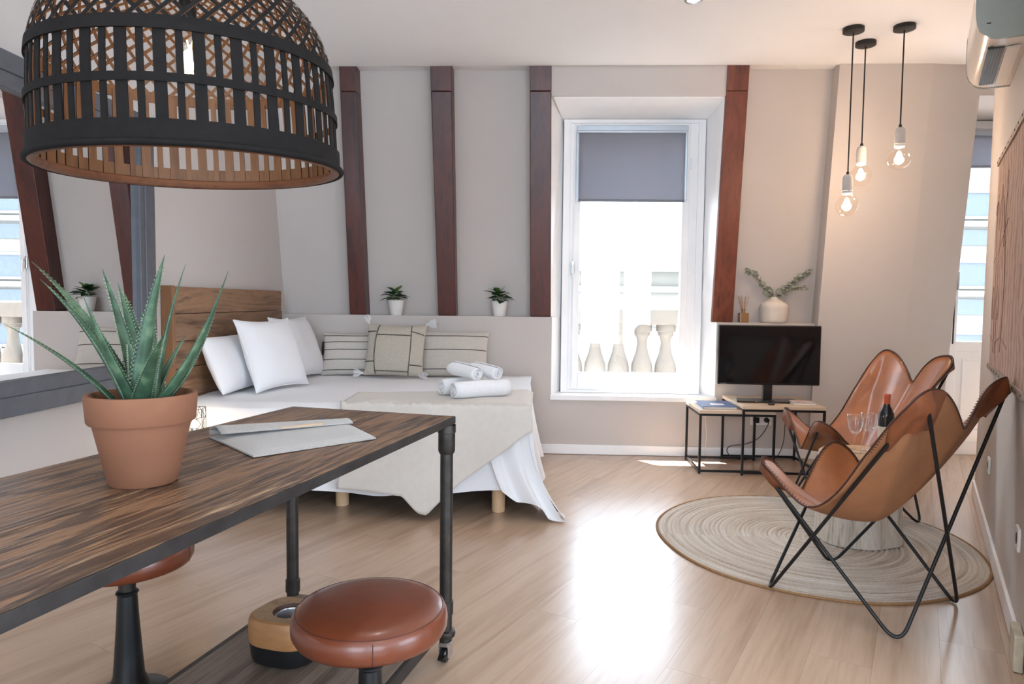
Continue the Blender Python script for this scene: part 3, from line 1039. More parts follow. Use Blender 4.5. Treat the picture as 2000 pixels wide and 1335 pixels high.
def surf_line(P, pts, off, rad, zig=0):
    out = []
    for k, (u, v) in enumerate(pts):
        q = P(u, v, 1)
        e = 1e-3
        nn = (P(min(u + e, 1), v, 1) - P(max(u - e, -1), v, 1)).cross(P(u, min(v + e, 1), 1) - P(u, max(v - e, -1), 1))
        nn = nn.normalized() if nn.length > 1e-12 else Vector((0, 0, 1))
        out.append(q + nn * off)
    return out


def orient(right, upv, loc):
    r_ = Vector(right).normalized()
    u_ = Vector(upv)
    u_ = (u_ - r_ * u_.dot(r_)).normalized()
    n_ = r_.cross(u_)
    T = Matrix.Identity(4)
    for i in range(3):
        T[i][0], T[i][1], T[i][2], T[i][3] = r_[i], u_[i], n_[i], loc[i]
    return T


def place(o, T):
    o.matrix_world = T


# plain pillow leaning on the headboard (front end seen)
P = pillow_fn(0.70, 0.36, 0.14, 1, 0.03, 0.008, 3.0)
o = pillow_mesh(P).build('bed_pillow', m_sheet, smooth='all', weld=True)
place(o, orient((0.0, 1, 0), (-0.42, 0, 1), (-1.925, 4.30, 0.80)))
tag(o, 'plain white bed pillow propped flat against the headboard, nearest the table', 'pillow')
for nm, (cx, cy), rz_, lab, sd in [('white_square_cushion', (-1.725, 4.38), -17, 'white square cushion in front of the plain pillow', 5), ('white_square_cushion', (-1.79, 5.02), -10, 'white square cushion in the corner, beside the striped cushion', 9)]:
    root = thing(nm, lab, 'cushion')
    P = pillow_fn(0.52, 0.47, 0.17, sd, 0.09, 0.010, 2.6)
    pillow_mesh(P).build('cover', m_sheet, root, smooth='all', weld=True)
    edge = [P(t, -1, 1) for t in [-1 + i / 10 for i in range(21)]] + [P(1, -1 + i / 10, 1) for i in range(21)] + [P(1 - i / 10, 1, 1) for i in range(21)] + [P(-1, 1 - i / 10, 1) for i in range(21)]
    MB().tube(edge, 0.004, 6, closed=True).build('piping', m_sheet, root, smooth=True)
    a_ = radians(rz_)
    rgt = Vector((-sin(a_), cos(a_), 0))       # along the wall, turned a little to the room
    nrm = Vector((cos(a_), sin(a_), 0))
    place(root, orient(rgt, Vector((0, 0, 1)) - nrm * 0.38, (cx, cy, 0.848)))


def striped(lab, T, w_, h_, vs, seed):
    root = thing('striped_cushion', lab, 'cushion')
    P = pillow_fn(w_, h_, 0.13, seed, 0.06, 0.005)
    pillow_mesh(P).build('cover', m_linen, root, smooth='all', weld=True)
    for v in vs:
        MB().tube(surf_line(P, [(-0.985 + 1.97 * i / 50, v) for i in range(51)], 0.0012, 1), 0.0028, 6).build('stripe', m_stripe, root, smooth=True)
    place(root, T)
    return root


s1 = striped('small striped linen cushion next to the white cushions', orient((1, 0.06, 0), (0.05, 0.28, 1), (-1.405, 5.255, 0.782)), 0.55, 0.335, (-0.78, -0.30, 0.16, 0.52, 0.84), 21)
MB().tube([(-0.272, 0.10, -.02), (-0.272, 0.05, -.02), (-0.270, 0.0, -.02)], 0.012, 8).build('zip_tag', m_blackpl, s1)
s3 = striped('striped linen cushion nearest the window, behind the rolled towels', orient((1, -0.02, 0), (-0.02, 0.30, 1), (-0.675, 5.255, 0.795)), 0.56, 0.36, (-0.72, 0.12, 0.74), 33)


def tassel(parent, loc, d, n=22, L_=0.068):
    m = MB()
    random.seed(int(abs(loc[0]) * 1000) + 3)
    m.lathe([(0.0005, 0.008), (0.008, 0.004), (0.009, -0.006), (0.006, -0.012), (0.0005, -0.012)], 10)
    for k in range(n):
        t = 2 * pi * k / n
        q = 0.008 + 0.018 * random.random()
        m.tube([(0.003 * cos(t), 0.003 * sin(t), -0.008), (q * cos(t), q * sin(t), -L_ * 0.5), (q * 1.25 * cos(t), q * 1.25 * sin(t), -L_ * (0.8 + 0.3 * random.random()))], 0.0028, 5)
    o = m.build('tassel', m_sheet, parent, smooth=True)
    o.location = loc
    o.rotation_euler = Vector(d).to_track_quat('-Z', 'Y').to_euler()


sq = thing('stitched_cushion', 'square ecru cushion with dark stitched panels and white tassels', 'cushion')
P = pillow_fn(0.45, 0.395, 0.15, 44, 0.05, 0.005)
pillow_mesh(P).build('cover', m_linen2, sq, smooth='all', weld=True)


def stitch(pts):
    m = MB()
    line = surf_line(P, pts, 0.0015, 1)
    m.tube(line, 0.0016, 6)
    dense = surf_line(P, [pts[i] for i in range(len(pts))], 0.0025, 1)
    for i in range(0, len(dense) - 1):
        t_ = (dense[i + 1] - dense[i]).normalized()
        s_ = t_.cross(Vector((0, 0, 1))).normalized()
        m.tube([dense[i] - s_ * 0.007, dense[i] + s_ * 0.002], 0.0018, 5)
    m.build('stitching', m_stripe, sq)


stitch([(-0.56 - 0.07 * (1 - (i / 24 - 1) ** 2), -0.97 + 1.94 * i / 48) for i in range(49)])
stitch([(0.52 + 0.06 * (1 - (i / 24 - 1) ** 2), -0.97 + 1.94 * i / 48) for i in range(49)])
stitch([(-0.60 + 1.16 * i / 40, 0.52) for i in range(41)])
stitch([(-0.60 + 1.16 * i / 40, -0.86) for i in range(41)])
stitch([(0.58 + 0.40 * i / 14, 0.68 - 0.1 * i / 14) for i in range(15)])
stitch([(0.57 + 0.41 * i / 14, -0.6) for i in range(15)])
stitch([(-0.98 + 0.36 * i / 12, 0.66) for i in range(13)])
stitch([(-0.98 + 0.36 * i / 12, -0.5) for i in range(13)])
tassel(sq, (0.225, 0.205, 0), (1, 0.15, 0.1))
tassel(sq, (-0.225, -0.185, 0.02), (-1, -0.1, 0.45))
tassel(sq, (0.205, -0.185, 0.03), (0.75, -0.15, 0.65))
tassel(sq, (-0.222, 0.205, 0), (-0.4, 0.6, -0.5))
place(sq, orient((1, -0.05, -0.02), (0.0, 0.28, 1), (-1.085, 5.118, 0.826)))


# ---------------------------------------------------------------- rolled towels
def towel(name, lab, loc, direc, R_, L_):
    """roll with spiral ends; direc points to the end the camera sees"""
    root = thing(name, lab, 'towel', group='rolled towels on the bed')
    turns = 3.2
    pts = []
    n = 90
    for i in range(n + 1):
        t = i / n
        r_ = 0.008 + (R_ - 0.008 - 0.004) * t
        an = t * turns * 2 * pi
        pts.append((r_ * cos(an), r_ * sin(an)))
    m = MB()
    th = (R_ / turns) * 0.36
    nl_ = 10

    def pt(i, j, o):
        x, y = pts[i]
        an = i / n * turns * 2 * pi
        rr = sqrt(x * x + y * y) + o
        zz_ = (j / nl_ - 0.5) * L_
        bulge = 1 + 0.03 * sin(zz_ * 30 + an)
        endr = 1 - 0.10 * (abs(j / nl_ - 0.5) * 2) ** 8
        return (rr * cos(an) * bulge * endr, rr * sin(an) * bulge * endr * 0.94, zz_ + 0.004 * sin(an * 2.3))
    for o_ in (th, -th * 0.2):
        m.add([pt(i, j, o_) for i in range(n + 1) for j in range(nl_ + 1)], [(i * (nl_ + 1) + j, (i + 1) * (nl_ + 1) + j, (i + 1) * (nl_ + 1) + j + 1, i * (nl_ + 1) + j + 1) for i in range(n) for j in range(nl_)])
    for j in (0, nl_):
        m.add([pt(i, j, o_) for i in range(n + 1) for o_ in (th, -th * 0.2)], [(2 * i, 2 * i + 2, 2 * i + 3, 2 * i + 1) for i in range(n)])
    for i in (0, n):
        m.add([pt(i, j, o_) for j in range(nl_ + 1) for o_ in (th, -th * 0.2)], [(2 * j, 2 * j + 2, 2 * j + 3, 2 * j + 1) for j in range(nl_)])
    m.build('rolled_terry', m_towel, root, smooth='all', weld=True)
    q = Vector(direc).to_track_quat('Z', 'Y')
    root.rotation_mode = 'QUATERNION'
    root.rotation_quaternion = q
    root.location = loc
    return root


towel('rolled_towel', 'long white rolled towel lying in front at the bottom of the stack', (-0.345, 4.02, 0.690), (-0.86, -0.51, 0), 0.056, 0.36)
towel('rolled_towel', 'white rolled towel at the back left of the bottom row', (-0.465, 4.155, 0.690), (-0.84, -0.54, 0), 0.056, 0.30)
towel('rolled_towel', 'white rolled towel on top of the stack, nearer the camera', (-0.45, 4.07, 0.788), (0.80, -0.72, -0.10), 0.047, 0.24)
towel('rolled_towel', 'white rolled towel on top of the stack, nearer the window', (-0.335, 4.13, 0.786), (0.80, -0.72, -0.10), 0.043, 0.24)

# ================================================================ WORK TABLE
TA = Vector((-0.283, 2.262, 0))
TU = Vector((-0.2375, -0.9714, 0)).normalized()   # along the length, towards the camera
TV_ = Vector((TU.y, -TU.x, 0))                     # across, to the left/back
TL, TWD, TH = 2.05, 0.612, 0.82
tb = thing('work_table', 'long reclaimed wood table on dark pipe legs with castors', 'table', TA, 0)
tb.rotation_euler = (0, 0, atan2(TU.y, TU.x))
# local axes: +x along the length towards the camera, +y = rot90(x)
sgn_y = 1 if Vector((-TU.y, TU.x, 0)).dot(TV_) > 0 else -1
ws = [0.0, 0.088, 0.171, 0.262, 0.349, 0.431, 0.522, TWD]
for i, (a, b_) in enumerate(zip(ws, ws[1:])):
    dz = [0, .0008, -.0004, .0006, 0, .0007, -.0003][i]
    MB().box((0.008, sgn_y * (a + .0006) if sgn_y > 0 else sgn_y * (b_ - .0006), TH - 0.0235), (TL - .008, sgn_y * (b_ - .0006) if sgn_y > 0 else sgn_y * (a + .0006), TH + dz)).build('top_board', m_table, tb, bevel=0.0015)


def ybox(x0, x1, y0, y1, z0, z1):
    ya, yb = sorted((sgn_y * y0, sgn_y * y1))
    return (x0, ya, z0), (x1, yb, z1)


for nm, bx in [('steel_edge', ybox(-0.004, TL + .004, -0.004, 0.0, TH - .025, TH - .0015)), ('steel_edge', ybox(-0.004, TL + .004, TWD, TWD + .004, TH - .025, TH - .0015)),
               ('steel_edge', ybox(-0.004, 0.006, 0.0, TWD, TH - .025, TH - .0015)), ('steel_edge', ybox(TL - .006, TL + .004, 0, TWD, TH - .025, TH - .0015)),
               ('under_frame', ybox(0.0, TL, 0.0, 0.03, TH - .025, TH - .0235)), ('under_frame', ybox(0.0, TL, TWD - .03, TWD, TH - .025, TH - .0235))]:
    MB().box(*bx).build(nm, m_edge, tb, bevel=0.001)
SHZ = 0.15
sw_ = [0.06, 0.165, 0.275, 0.38, 0.475, TWD - .02]
for a, b_ in zip(sw_, sw_[1:]):
    MB().box(*ybox(0.02, TL - .02, a - .035 + .0007, b_ - .035 + .0007 + (.03 if b_ > .5 else 0), SHZ - .03, SHZ)).build('shelf_board', m_shelfw, tb, bevel=0.0015)
MB().box(*ybox(0.02, TL - .02, 0.010, 0.024, SHZ - .04, SHZ - .001)).build('shelf_edge', m_edge, tb, bevel=0.001)
MB().box(*ybox(0.02, TL - .02, TWD - .024, TWD - .006, SHZ - .04, SHZ - .001)).build('shelf_edge', m_edge, tb, bevel=0.001)
for x in (0.030, TL - 0.03):
    for y in (0.014, TWD - 0.014):
        Y_ = sgn_y * y
        lg = MB().lathe([(0.0005, 0.068), (0.021, 0.068), (0.021, TH - .025), (0.0005, TH - .025)], 20, (x, Y_, 0)).build('leg', m_iron, tb, smooth=True)
        MB().lathe([(0.024, TH - .12), (0.028, TH - .11), (0.028, TH - .052), (0.030, TH - .050), (0.030, TH - .025)], 20, (x, Y_, 0), cap=False).build('pipe_collar', m_iron, lg, smooth=True)
        MB().lathe([(0.0215, 0.083), (0.031, 0.086), (0.033, 0.095), (0.031, 0.104), (0.0215, 0.108)], 20, (x, Y_, 0), cap=False).build('pipe_ring', m_iron, lg, smooth=True)
        MB().lathe([(0.0215, 0.16), (0.025, 0.162), (0.025, 0.205), (0.0215, 0.207)], 20, (x, Y_, 0), cap=False).build('shelf_clamp', m_iron, lg, smooth=True)
        cs = MB()
        cs.box((x - .022, Y_ - .016, 0.055), (x + .022, Y_ + .016, 0.069))
        cs.box((x - .018, Y_ - .018, 0.018), (x + .020, Y_ - .014, 0.062))
        cs.box((x - .018, Y_ + .014, 0.018), (x + .020, Y_ + .018, 0.062))
        c_ = cs.build('castor_fork', m_steel, lg, bevel=0.001)
        T = Matrix.Translation((x + .008, Y_, 0.0245)) @ Matrix.Rotation(pi / 2, 4, 'X')
        MB().lathe([(0.0005, -.011), (0.021, -.011), (0.0245, -.007), (0.0245, .007), (0.021, .011), (0.0005, .011)], 24).xf(T).build('castor_wheel', m_blackpl, lg, smooth=True)
        MB().hexa([(x + .02, Y_ - .012, .03), (x + .05, Y_ - .009, .022), (x + .05, Y_ + .009, .022), (x + .02, Y_ + .012, .03), (x + .02, Y_ - .012, .036), (x + .05, Y_ - .009, .027), (x + .05, Y_ + .009, .027), (x + .02, Y_ + .012, .036)]).build('castor_brake', m_blackpl, lg)


def on_table(x, y, z=TH):
    return (x, y, z)


# felt sleeve
sl = thing('laptop_sleeve', 'light grey felt laptop sleeve lying flat on the wooden table', 'laptop sleeve', (-0.66, 1.84, TH + .0022), 0)
c0, c1, c2, c3 = Vector((-0.232, -0.020, 0)), Vector((-0.020, -0.238, 0)), Vector((0.215, 0.010, 0)), Vector((0.066, 0.232, 0))


def sl_pt(u, v, z):
    p = (c0 * (1 - u) + c1 * u) * (1 - v) + (c3 * (1 - u) + c2 * u) * v
    return Vector((p.x, p.y, z))


m = MB()
N_ = 16
for sd in (0, 1):
    m.grid(lambda u, v: sl_pt(u, v, 0.0 if sd == 0 else 0.011 * min(1, 12 * min(u, 1 - u) + .35) * min(1, 12 * min(v, 1 - v) + .35) + 0.012 * max(0, 0.35 - u) * sin(pi * v)), N_, N_)
for e in range(4):
    q = [(lambda t: sl_pt(t, 0, 0)), (lambda t: sl_pt(1, t, 0)), (lambda t: sl_pt(t, 1, 0)), (lambda t: sl_pt(0, t, 0))][e]
    for i in range(N_):
        a, b_ = q(i / N_), q((i + 1) / N_)
        m.add([a, b_, b_ + Vector((0, 0, .004)), a + Vector((0, 0, .004))], [(0, 1, 2, 3)])
m.build('body', m_felt, sl, smooth=True)


def flap_pt(u, v):
    # folded-over flap along the far/left long side, gaping a little
    z = 0.0145 + 0.014 * sin(pi * min(1, u * 1.0)) * (1 - 0.5 * v) + 0.010 * (1 - v)
    p = sl_pt(0.0 + u * 0.30 - 0.015, v, z)
    return p


fo = MB().grid(flap_pt, 14, 20).build('flap', m_felt, sl, smooth='all')
md = fo.modifiers.new('thickness', 'SOLIDIFY')
md.thickness = 0.003
MB().tube([sl_pt(0.285 - .015, 0.42 + 0.33 * i / 10, 0.0145 + 0.014 * sin(pi * .95) * 0.7 + .0045) for i in range(11)], 0.0035, 6).build('leather_tab', m_tan, sl, smooth=True)
MB().tube([sl_pt(-0.01, i / 12, 0.007 + 0.008 * (1 - i / 12)) for i in range(13)], 0.008, 8).build('folded_edge', m_felt, sl, smooth=True)

# ---------------------------------------------------------------- aloe in a terracotta pot
PX, PY = -0.815, 1.375
pt_ = thing('aloe_plant', 'spiky green aloe in a terracotta pot on the wooden table', 'plant', (PX, PY, TH + .001))
MB().lathe([(0.0005, 0), (0.062, 0), (0.065, 0.003), (0.0915, 0.125), (0.098, 0.126), (0.101, 0.130), (0.1045, 0.179), (0.103, 0.184), (0.096, 0.184), (0.093, 0.18), (0.089, 0.135), (0.0005, 0.135)], 56).build('pot', m_terra, pt_, smooth=True)
MB().lathe([(0.0005, 0.160), (0.05, 0.162), (0.091, 0.158)], 32, cap=False).build('soil', m_soil, pt_, smooth=True)
m_aloe, nt, b, N, L = new_mat('aloe_leaf')
v = coords(nt)
L.new(ramp(nt, noise_n(nt, v, 26, 4), [(0.3, lin((40, 62, 48))), (0.55, lin((60, 88, 66))), (0.8, lin((104, 130, 102)))]), b.inputs['Base Color'])
b.inputs['Roughness'].default_value = 0.38
m_teeth = plain('pale_leaf_teeth', (122, 142, 112), 0.5)
leaves = [  # tip (world), base offset, width, bow
    ((-1.048, 1.30, 1.148), (-0.030, -0.020), 0.0085, 0.025),
    ((-1.074, 1.42, 1.273), (-0.022, 0.010), 0.0135, 0.045),
    ((-0.991, 1.33, 1.235), (-0.016, -0.012), 0.0145, 0.035),
    ((-0.848, 1.25, 1.200), (0.004, -0.022), 0.0120, -0.012),
    ((-0.941, 1.45, 1.260), (-0.022, 0.026), 0.0120, 0.020),
    ((-0.951, 1.52, 1.231), (-0.012, 0.036), 0.0120, 0.020),
    ((-0.953, 1.55, 1.207), (-0.004, 0.040), 0.0110, 0.020),
    ((-0.885, 1.50, 1.170), (0.004, 0.040), 0.0110, 0.010),
    ((-0.901, 1.55, 1.202), (0.012, 0.042), 0.0100, 0.010),
    ((-0.737, 1.33, 1.284), (-0.002, -0.014), 0.0165, 0.020),
    ((-0.742, 1.42, 1.272), (0.018, 0.014), 0.0135, 0.022),
    ((-0.690, 1.235, 1.130), (0.010, -0.026), 0.0125, 0.015),
    ((-0.634, 1.38, 1.255), (0.022, 0.000), 0.0130, -0.035),
    ((-0.716, 1.50, 1.178), (0.020, 0.028), 0.0095, -0.030),
    ((-0.765, 1.46, 1.120), (0.010, 0.012), 0.0110, 0.010),
    ((-0.870, 1.42, 1.110), (-0.010, 0.006), 0.0110, 0.010),
]
for (tip, bo, wd, bow) in leaves:
    base = Vector((bo[0], bo[1], 0.150))
    tp = Vector(tip) - Vector((PX, PY, TH + .001))
    ax = tp - base
    out = Vector((ax.x, ax.y, 0))
    out = out.normalized() if out.length > .01 else Vector((1, 0, 0))
    ctrl = base + ax * 0.45 - out * bow * 0.6 + Vector((0, 0, bow))
    side = ax.cross(Vector((0, 0, 1)))
    side = (side.normalized() if side.length > 1e-4 else Vector((1, 0, 0)))
    m = MB()
    n, kk = 18, 10
    rows, edges = [], ([], [])
    for i in range(n + 1):
        t = i / n
        c = base * (1 - t) ** 2 + ctrl * 2 * t * (1 - t) + tp * t * t
        tg = ((ctrl - base) * (1 - t) + (tp - ctrl) * t).normalized()
        s2 = (side - tg * side.dot(tg)).normalized()
        up_ = s2.cross(tg).normalized()
        w_ = wd * 1.45 * ((1 - t ** 1.5) * 0.97 + 0.03)
        for k in range(kk):
            a = 2 * pi * k / kk
            hh = 0.42 * sin(a) if sin(a) < 0 else -0.10 * sin(a)
            rows.append(c + s2 * w_ * cos(a) + up_ * w_ * (hh + 0.28 * cos(a) ** 2))
        edges[0].append((c + s2 * w_ + up_ * w_ * .28, s2, tg, w_))
        edges[1].append((c - s2 * w_ + up_ * w_ * .28, -s2, tg, w_))
    fs = [(i * kk + k, i * kk + (k + 1) % kk, (i + 1) * kk + (k + 1) % kk, (i + 1) * kk + k) for i in range(n) for k in range(kk)]
    m.add(rows, fs)
    lf = m.build('leaf', m_aloe, pt_, smooth='all')
    te = MB()
    for e in edges:
        for i in range(1, n - 1):
            for f_ in (0, .5):
                p_, s2, tg, w_ = e[i]
                q_ = e[i + 1][0]
                c = p_.lerp(q_, f_)
                te.add([c - tg * .0022, c + tg * .0022, c + s2 * 0.0042 + tg * .002, c + Vector((0, 0, .0015))], [(0, 1, 2), (1, 3, 2), (0, 2, 3), (0, 3, 1)])
    te.build('leaf_teeth', m_teeth, lf)

# ---------------------------------------------------------------- stools
m_seam = plain('seat_seam', (74, 36, 24), 0.5)


def stool(lab, x, y, rz):
    t = thing('round_stool', lab, 'stool', (x, y, 0), rz, group='round leather stools at the work table')
    R_ = 0.185
    c = MB().lathe([(0.0005, 0.400), (R_ - .05, 0.400), (R_ - .022, 0.403), (R_ - .008, 0.409), (R_ - .001, 0.422), (R_, 0.438), (R_ - .002, 0.452), (R_ - .007, 0.4625), (R_ - .013, 0.4665), (R_ - .022, 0.471), (R_ - .045, 0.4755), (R_ - .09, 0.478), (0.0005, 0.479)], 64).build('seat_cushion', m_seat, t, smooth='all')
    MB().tube([((R_ - .0115) * cos(2 * pi * k / 64), (R_ - .0115) * sin(2 * pi * k / 64), 0.4660) for k in range(64)], 0.0013, 6, closed=True).build('seam', m_seam, c, smooth=True)
    MB().tube([(R_ * 0.99 * cos(-1.9), R_ * .99 * sin(-1.9), 0.462), (1.004 * R_ * cos(-1.9), 1.004 * R_ * sin(-1.9), 0.436), (R_ * .985 * cos(-1.9), R_ * .985 * sin(-1.9), 0.413)], 0.0011, 6).build('side_seam', m_seam, c, smooth=True)
    MB().lathe([(0.0005, 0.392), (0.10, 0.392), (0.10, 0.401), (0.0005, 0.401)], 32).build('seat_plate', m_black, t, smooth=True)
    MB().lathe([(0.024, 0.395), (0.024, 0.318)], 24, cap=False).build('screw_post', m_iron, t, smooth=True)
    MB().lathe([(0.024, 0.328), (0.029, 0.326), (0.032, 0.321), (0.029, 0.316), (0.026, 0.314)], 24, cap=False).build('collar_ring', m_black, t, smooth=True)
    MB().tube([(0.028, 0, 0.322), (0.044, 0, 0.322)], 0.005, 8).build('lock_screw', m_black, t, smooth=True)
    MB().lathe([(0.026, 0.322), (0.028, 0.30), (0.031, 0.24), (0.037, 0.15), (0.043, 0.07), (0.056, 0.035), (0.10, 0.014), (0.115, 0.008), (0.115, 0.0), (0.0005, 0.0)], 40).build('pedestal', m_black, t, smooth=True)


stool('round chestnut leather stool in front of the table, seat fully in view', -0.400, 1.605, 0.6)
stool('round chestnut leather stool on the far side, mostly hidden under the table top', -1.225, 1.97, 2.0)

# wooden tape-roll shaped holder on the shelf
wh = thing('wooden_holder', 'rounded wood and black block with a round steel cup on the lower table shelf', 'holder', (-0.733, 1.955, SHZ + .002), radians(-20))


def sq_(t):
    c, s = abs(cos(t)), abs(sin(t))
    return 1.0 / ((c ** 3 + (s * 1.12) ** 3) ** (1 / 3)) * 0.985 * (1 + 0.03 * cos(3 * t))


MB().lathe([(0.0005, 0.0), (0.082, 0.0), (0.092, 0.004), (0.097, 0.02), (0.1, 0.058)], 48, squash=sq_, cap=False).build('black_base', m_blackpl, wh, smooth=True)
MB().lathe([(0.1, 0.058), (0.102, 0.062), (0.103, 0.12), (0.098, 0.132), (0.090, 0.136)], 48, squash=sq_, cap=False).build('wooden_body', wood('holder_wood', [(110, 72, 42), (158, 112, 70), (134, 92, 56)], 0, 10, 5, 0.5, 0.2), wh, smooth=True)
n_ = 48
MB().add([(0.090 * sq_(2 * pi * k / n_) * cos(2 * pi * k / n_), 0.090 * sq_(2 * pi * k / n_) * sin(2 * pi * k / n_), 0.136) for k in range(n_)] + [(0.05 * cos(2 * pi * k / n_) + .01, 0.05 * sin(2 * pi * k / n_), 0.136) for k in range(n_)], [(k, (k + 1) % n_, n_ + (k + 1) % n_, n_ + k) for k in range(n_)]).build('end_grain', wood('holder_end_grain', [(120, 92, 66), (160, 130, 98), (138, 108, 80)], 2, 14, 1.5, 0.6, 0.2), wh)
MB().lathe([(0.05, 0.136), (0.048, 0.126), (0.042, 0.122)], 40, (0.01, 0, 0), cap=False).build('dark_rebate', m_lace, wh, smooth=True)
MB().lathe([(0.042, 0.122), (0.043, 0.127), (0.039, 0.127), (0.037, 0.120), (0.036, 0.05), (0.0005, 0.05)], 40, (0.01, 0, 0), cap=False).build('steel_cup', m_steel, wh, smooth=True)

# ================================================================ RUG
m_rug, nt, b, N, L = new_mat('braided_jute')
tc = N.new('ShaderNodeTexCoord')
sp = N.new('ShaderNodeSeparateXYZ')
L.new(tc.outputs['Object'], sp.inputs[0])
at = N.new('ShaderNodeMath'); at.operation = 'ARCTAN2'
L.new(sp.outputs[1], at.inputs[0]); L.new(sp.outputs[0], at.inputs[1])
ln = N.new('ShaderNodeVectorMath'); ln.operation = 'LENGTH'
L.new(tc.outputs['Object'], ln.inputs[0])
cb = N.new('ShaderNodeCombineXYZ')
a1 = N.new('ShaderNodeMath'); a1.operation = 'MULTIPLY'; a1.inputs[1].default_value = 0.7
L.new(at.outputs[0], a1.inputs[0])
r1 = N.new('ShaderNodeMath'); r1.operation = 'MULTIPLY'; r1.inputs[1].default_value = 45.0
L.new(ln.outputs['Value'], r1.inputs[0])
L.new(a1.outputs[0], cb.inputs[0]); L.new(r1.outputs[0], cb.inputs[1])
f1 = noise_n(nt, cb.outputs[0], 1.0, 3, 0.6)
f2 = noise_n(nt, tc.outputs['Object'], 240, 3, 0.7)
mx = N.new('ShaderNodeMath'); mx.operation = 'MULTIPLY_ADD'; mx.inputs[1].default_value = 0.65
L.new(f2, mx.inputs[0]); L.new(f1, mx.inputs[2])
L.new(ramp(nt, mx.outputs[0], [(0.45, lin((122, 98, 78))), (0.62, lin((176, 158, 140))), (0.80, lin((198, 186, 172))), (0.98, lin((216, 208, 198)))]), b.inputs['Base Color'])
b.inputs['Roughness'].default_value = 0.95
bump(nt, b, f2, 0.9, 0.004)
RUGC = (1.395, 3.545)
rg = thing('round_jute_rug', 'round natural jute rug with concentric braids under the leather chairs', 'rug', (RUGC[0], RUGC[1], 0))
RR = 0.765
NB = 34
m = MB()
na, nr_ = 260, NB * 5


def rug_pt(i, j):
    r = RR * i / nr_
    ph = i / 5.0
    t = 2 * pi * j / na
    bul = abs(sin(pi * ph)) ** 0.6 if i > 0 else 0
    wv = 0.5 + 0.5 * sin(t * max(6, int(ph) * 6) + (0 if int(ph) % 2 else pi))
    edge = 1 + 0.008 * sin(3 * t + 1) + 0.005 * sin(7 * t)
    return (r * edge * cos(t), r * edge * sin(t), 0.0015 + 0.0085 * bul + 0.0020 * wv * bul)


vs = [rug_pt(i, j) for i in range(nr_ + 1) for j in range(na)]
fs = [(i * na + j, i * na + (j + 1) % na, (i + 1) * na + (j + 1) % na, (i + 1) * na + j) for i in range(nr_) for j in range(na)]
m.add(vs, fs)
o = m.build('braided_coil', m_rug, rg, smooth='all', fix=False)
o['kind'] = 'stuff'
m_rugedge = plain('jute_edge', (150, 112, 74), 0.95, var=0.2, scale=120, bmp=0.8)
pts = []
for j in range(200):
    t = 2 * pi * j / 200
    e = 1 + 0.008 * sin(3 * t + 1) + 0.005 * sin(7 * t)
    pts.append(((RR + .004) * e * cos(t), (RR + .004) * e * sin(t), 0.0055))
MB().tube(pts, 0.0055, 8, closed=True).build('edge_braid', m_rugedge, rg, smooth=True)

# ================================================================ STUMP TABLE
m_bark = wood('whitewashed_trunk', [(112, 98, 84), (186, 176, 162), (206, 198, 186), (158, 144, 128)], 2, 16, 9, 0.8, 0.7, dist=1.0)
m_grain = wood('sawn_trunk_top', [(150, 116, 84), (188, 154, 120), (206, 178, 148)], 0, 10, 2, 0.6, 0.2, dist=1.5)
STX, STY, STH = 1.635, 3.560, 0.452
st = thing('tree_stump_table', 'whitewashed tree stump side table between the two leather chairs', 'side table', (STX, STY, 0.0125))


def stump_r(t, z):
    return 0.192 * (1 + 0.045 * sin(2 * t + 1) + 0.03 * sin(3 * t + 2.2) + 0.02 * sin(7 * t) + 0.006 * sin(31 * t + 5 * z)) * (1 + 0.05 * (1 - z / STH) ** 2)


na, nzz = 96, 14
vs = [(stump_r(2 * pi * j / na, STH * i / nzz) * cos(2 * pi * j / na), stump_r(2 * pi * j / na, STH * i / nzz) * sin(2 * pi * j / na), (STH - .012) * i / nzz) for i in range(nzz + 1) for j in range(na)]
fs = [(i * na + j, i * na + (j + 1) % na, (i + 1) * na + (j + 1) % na, (i + 1) * na + j) for i in range(nzz) for j in range(na)]
MB().add(vs, fs).build('trunk', m_bark, st, smooth=True)
MB().prism([((stump_r(2 * pi * j / na, STH) - .002) * cos(2 * pi * j / na), (stump_r(2 * pi * j / na, STH) - .002) * sin(2 * pi * j / na)) for j in range(na)], STH - .02, STH - .011).build('sawn_top', m_grain, st)
ZT = 0.0125 + STH - .011


def wine_glass(lab, x, y):
    g = thing('wine_glass', lab, 'wine glass', (x, y, ZT + .001), group='wine glasses on the stump table')
    MB().lathe([(0.036, 0.0), (0.037, 0.0015), (0.020, 0.005), (0.006, 0.010), (0.0042, 0.02), (0.0042, 0.075), (0.007, 0.090), (0.018, 0.100)], 28).build('foot_and_stem', m_wine, g, smooth='all')
    MB().lathe([(0.0005, 0.096), (0.014, 0.099), (0.026, 0.110), (0.034, 0.130), (0.0375, 0.155), (0.0395, 0.190), (0.0388, 0.1905), (0.036, 0.155), (0.0325, 0.131), (0.025, 0.112), (0.012, 0.102), (0.0005, 0.100)], 32).build('bowl', m_wine, g, smooth='all')
    cut = MB()
    for k in range(16):
        t = 2 * pi * k / 16
        cut.tube([((r_ + .0006) * cos(t), (r_ + .0006) * sin(t), z) for r_, z in [(0.014, 0.099), (0.026, 0.110), (0.034, 0.130), (0.0372, 0.150)]], 0.0011, 5)
    o = cut.build('cut_facets', m_wine, g, smooth=True)


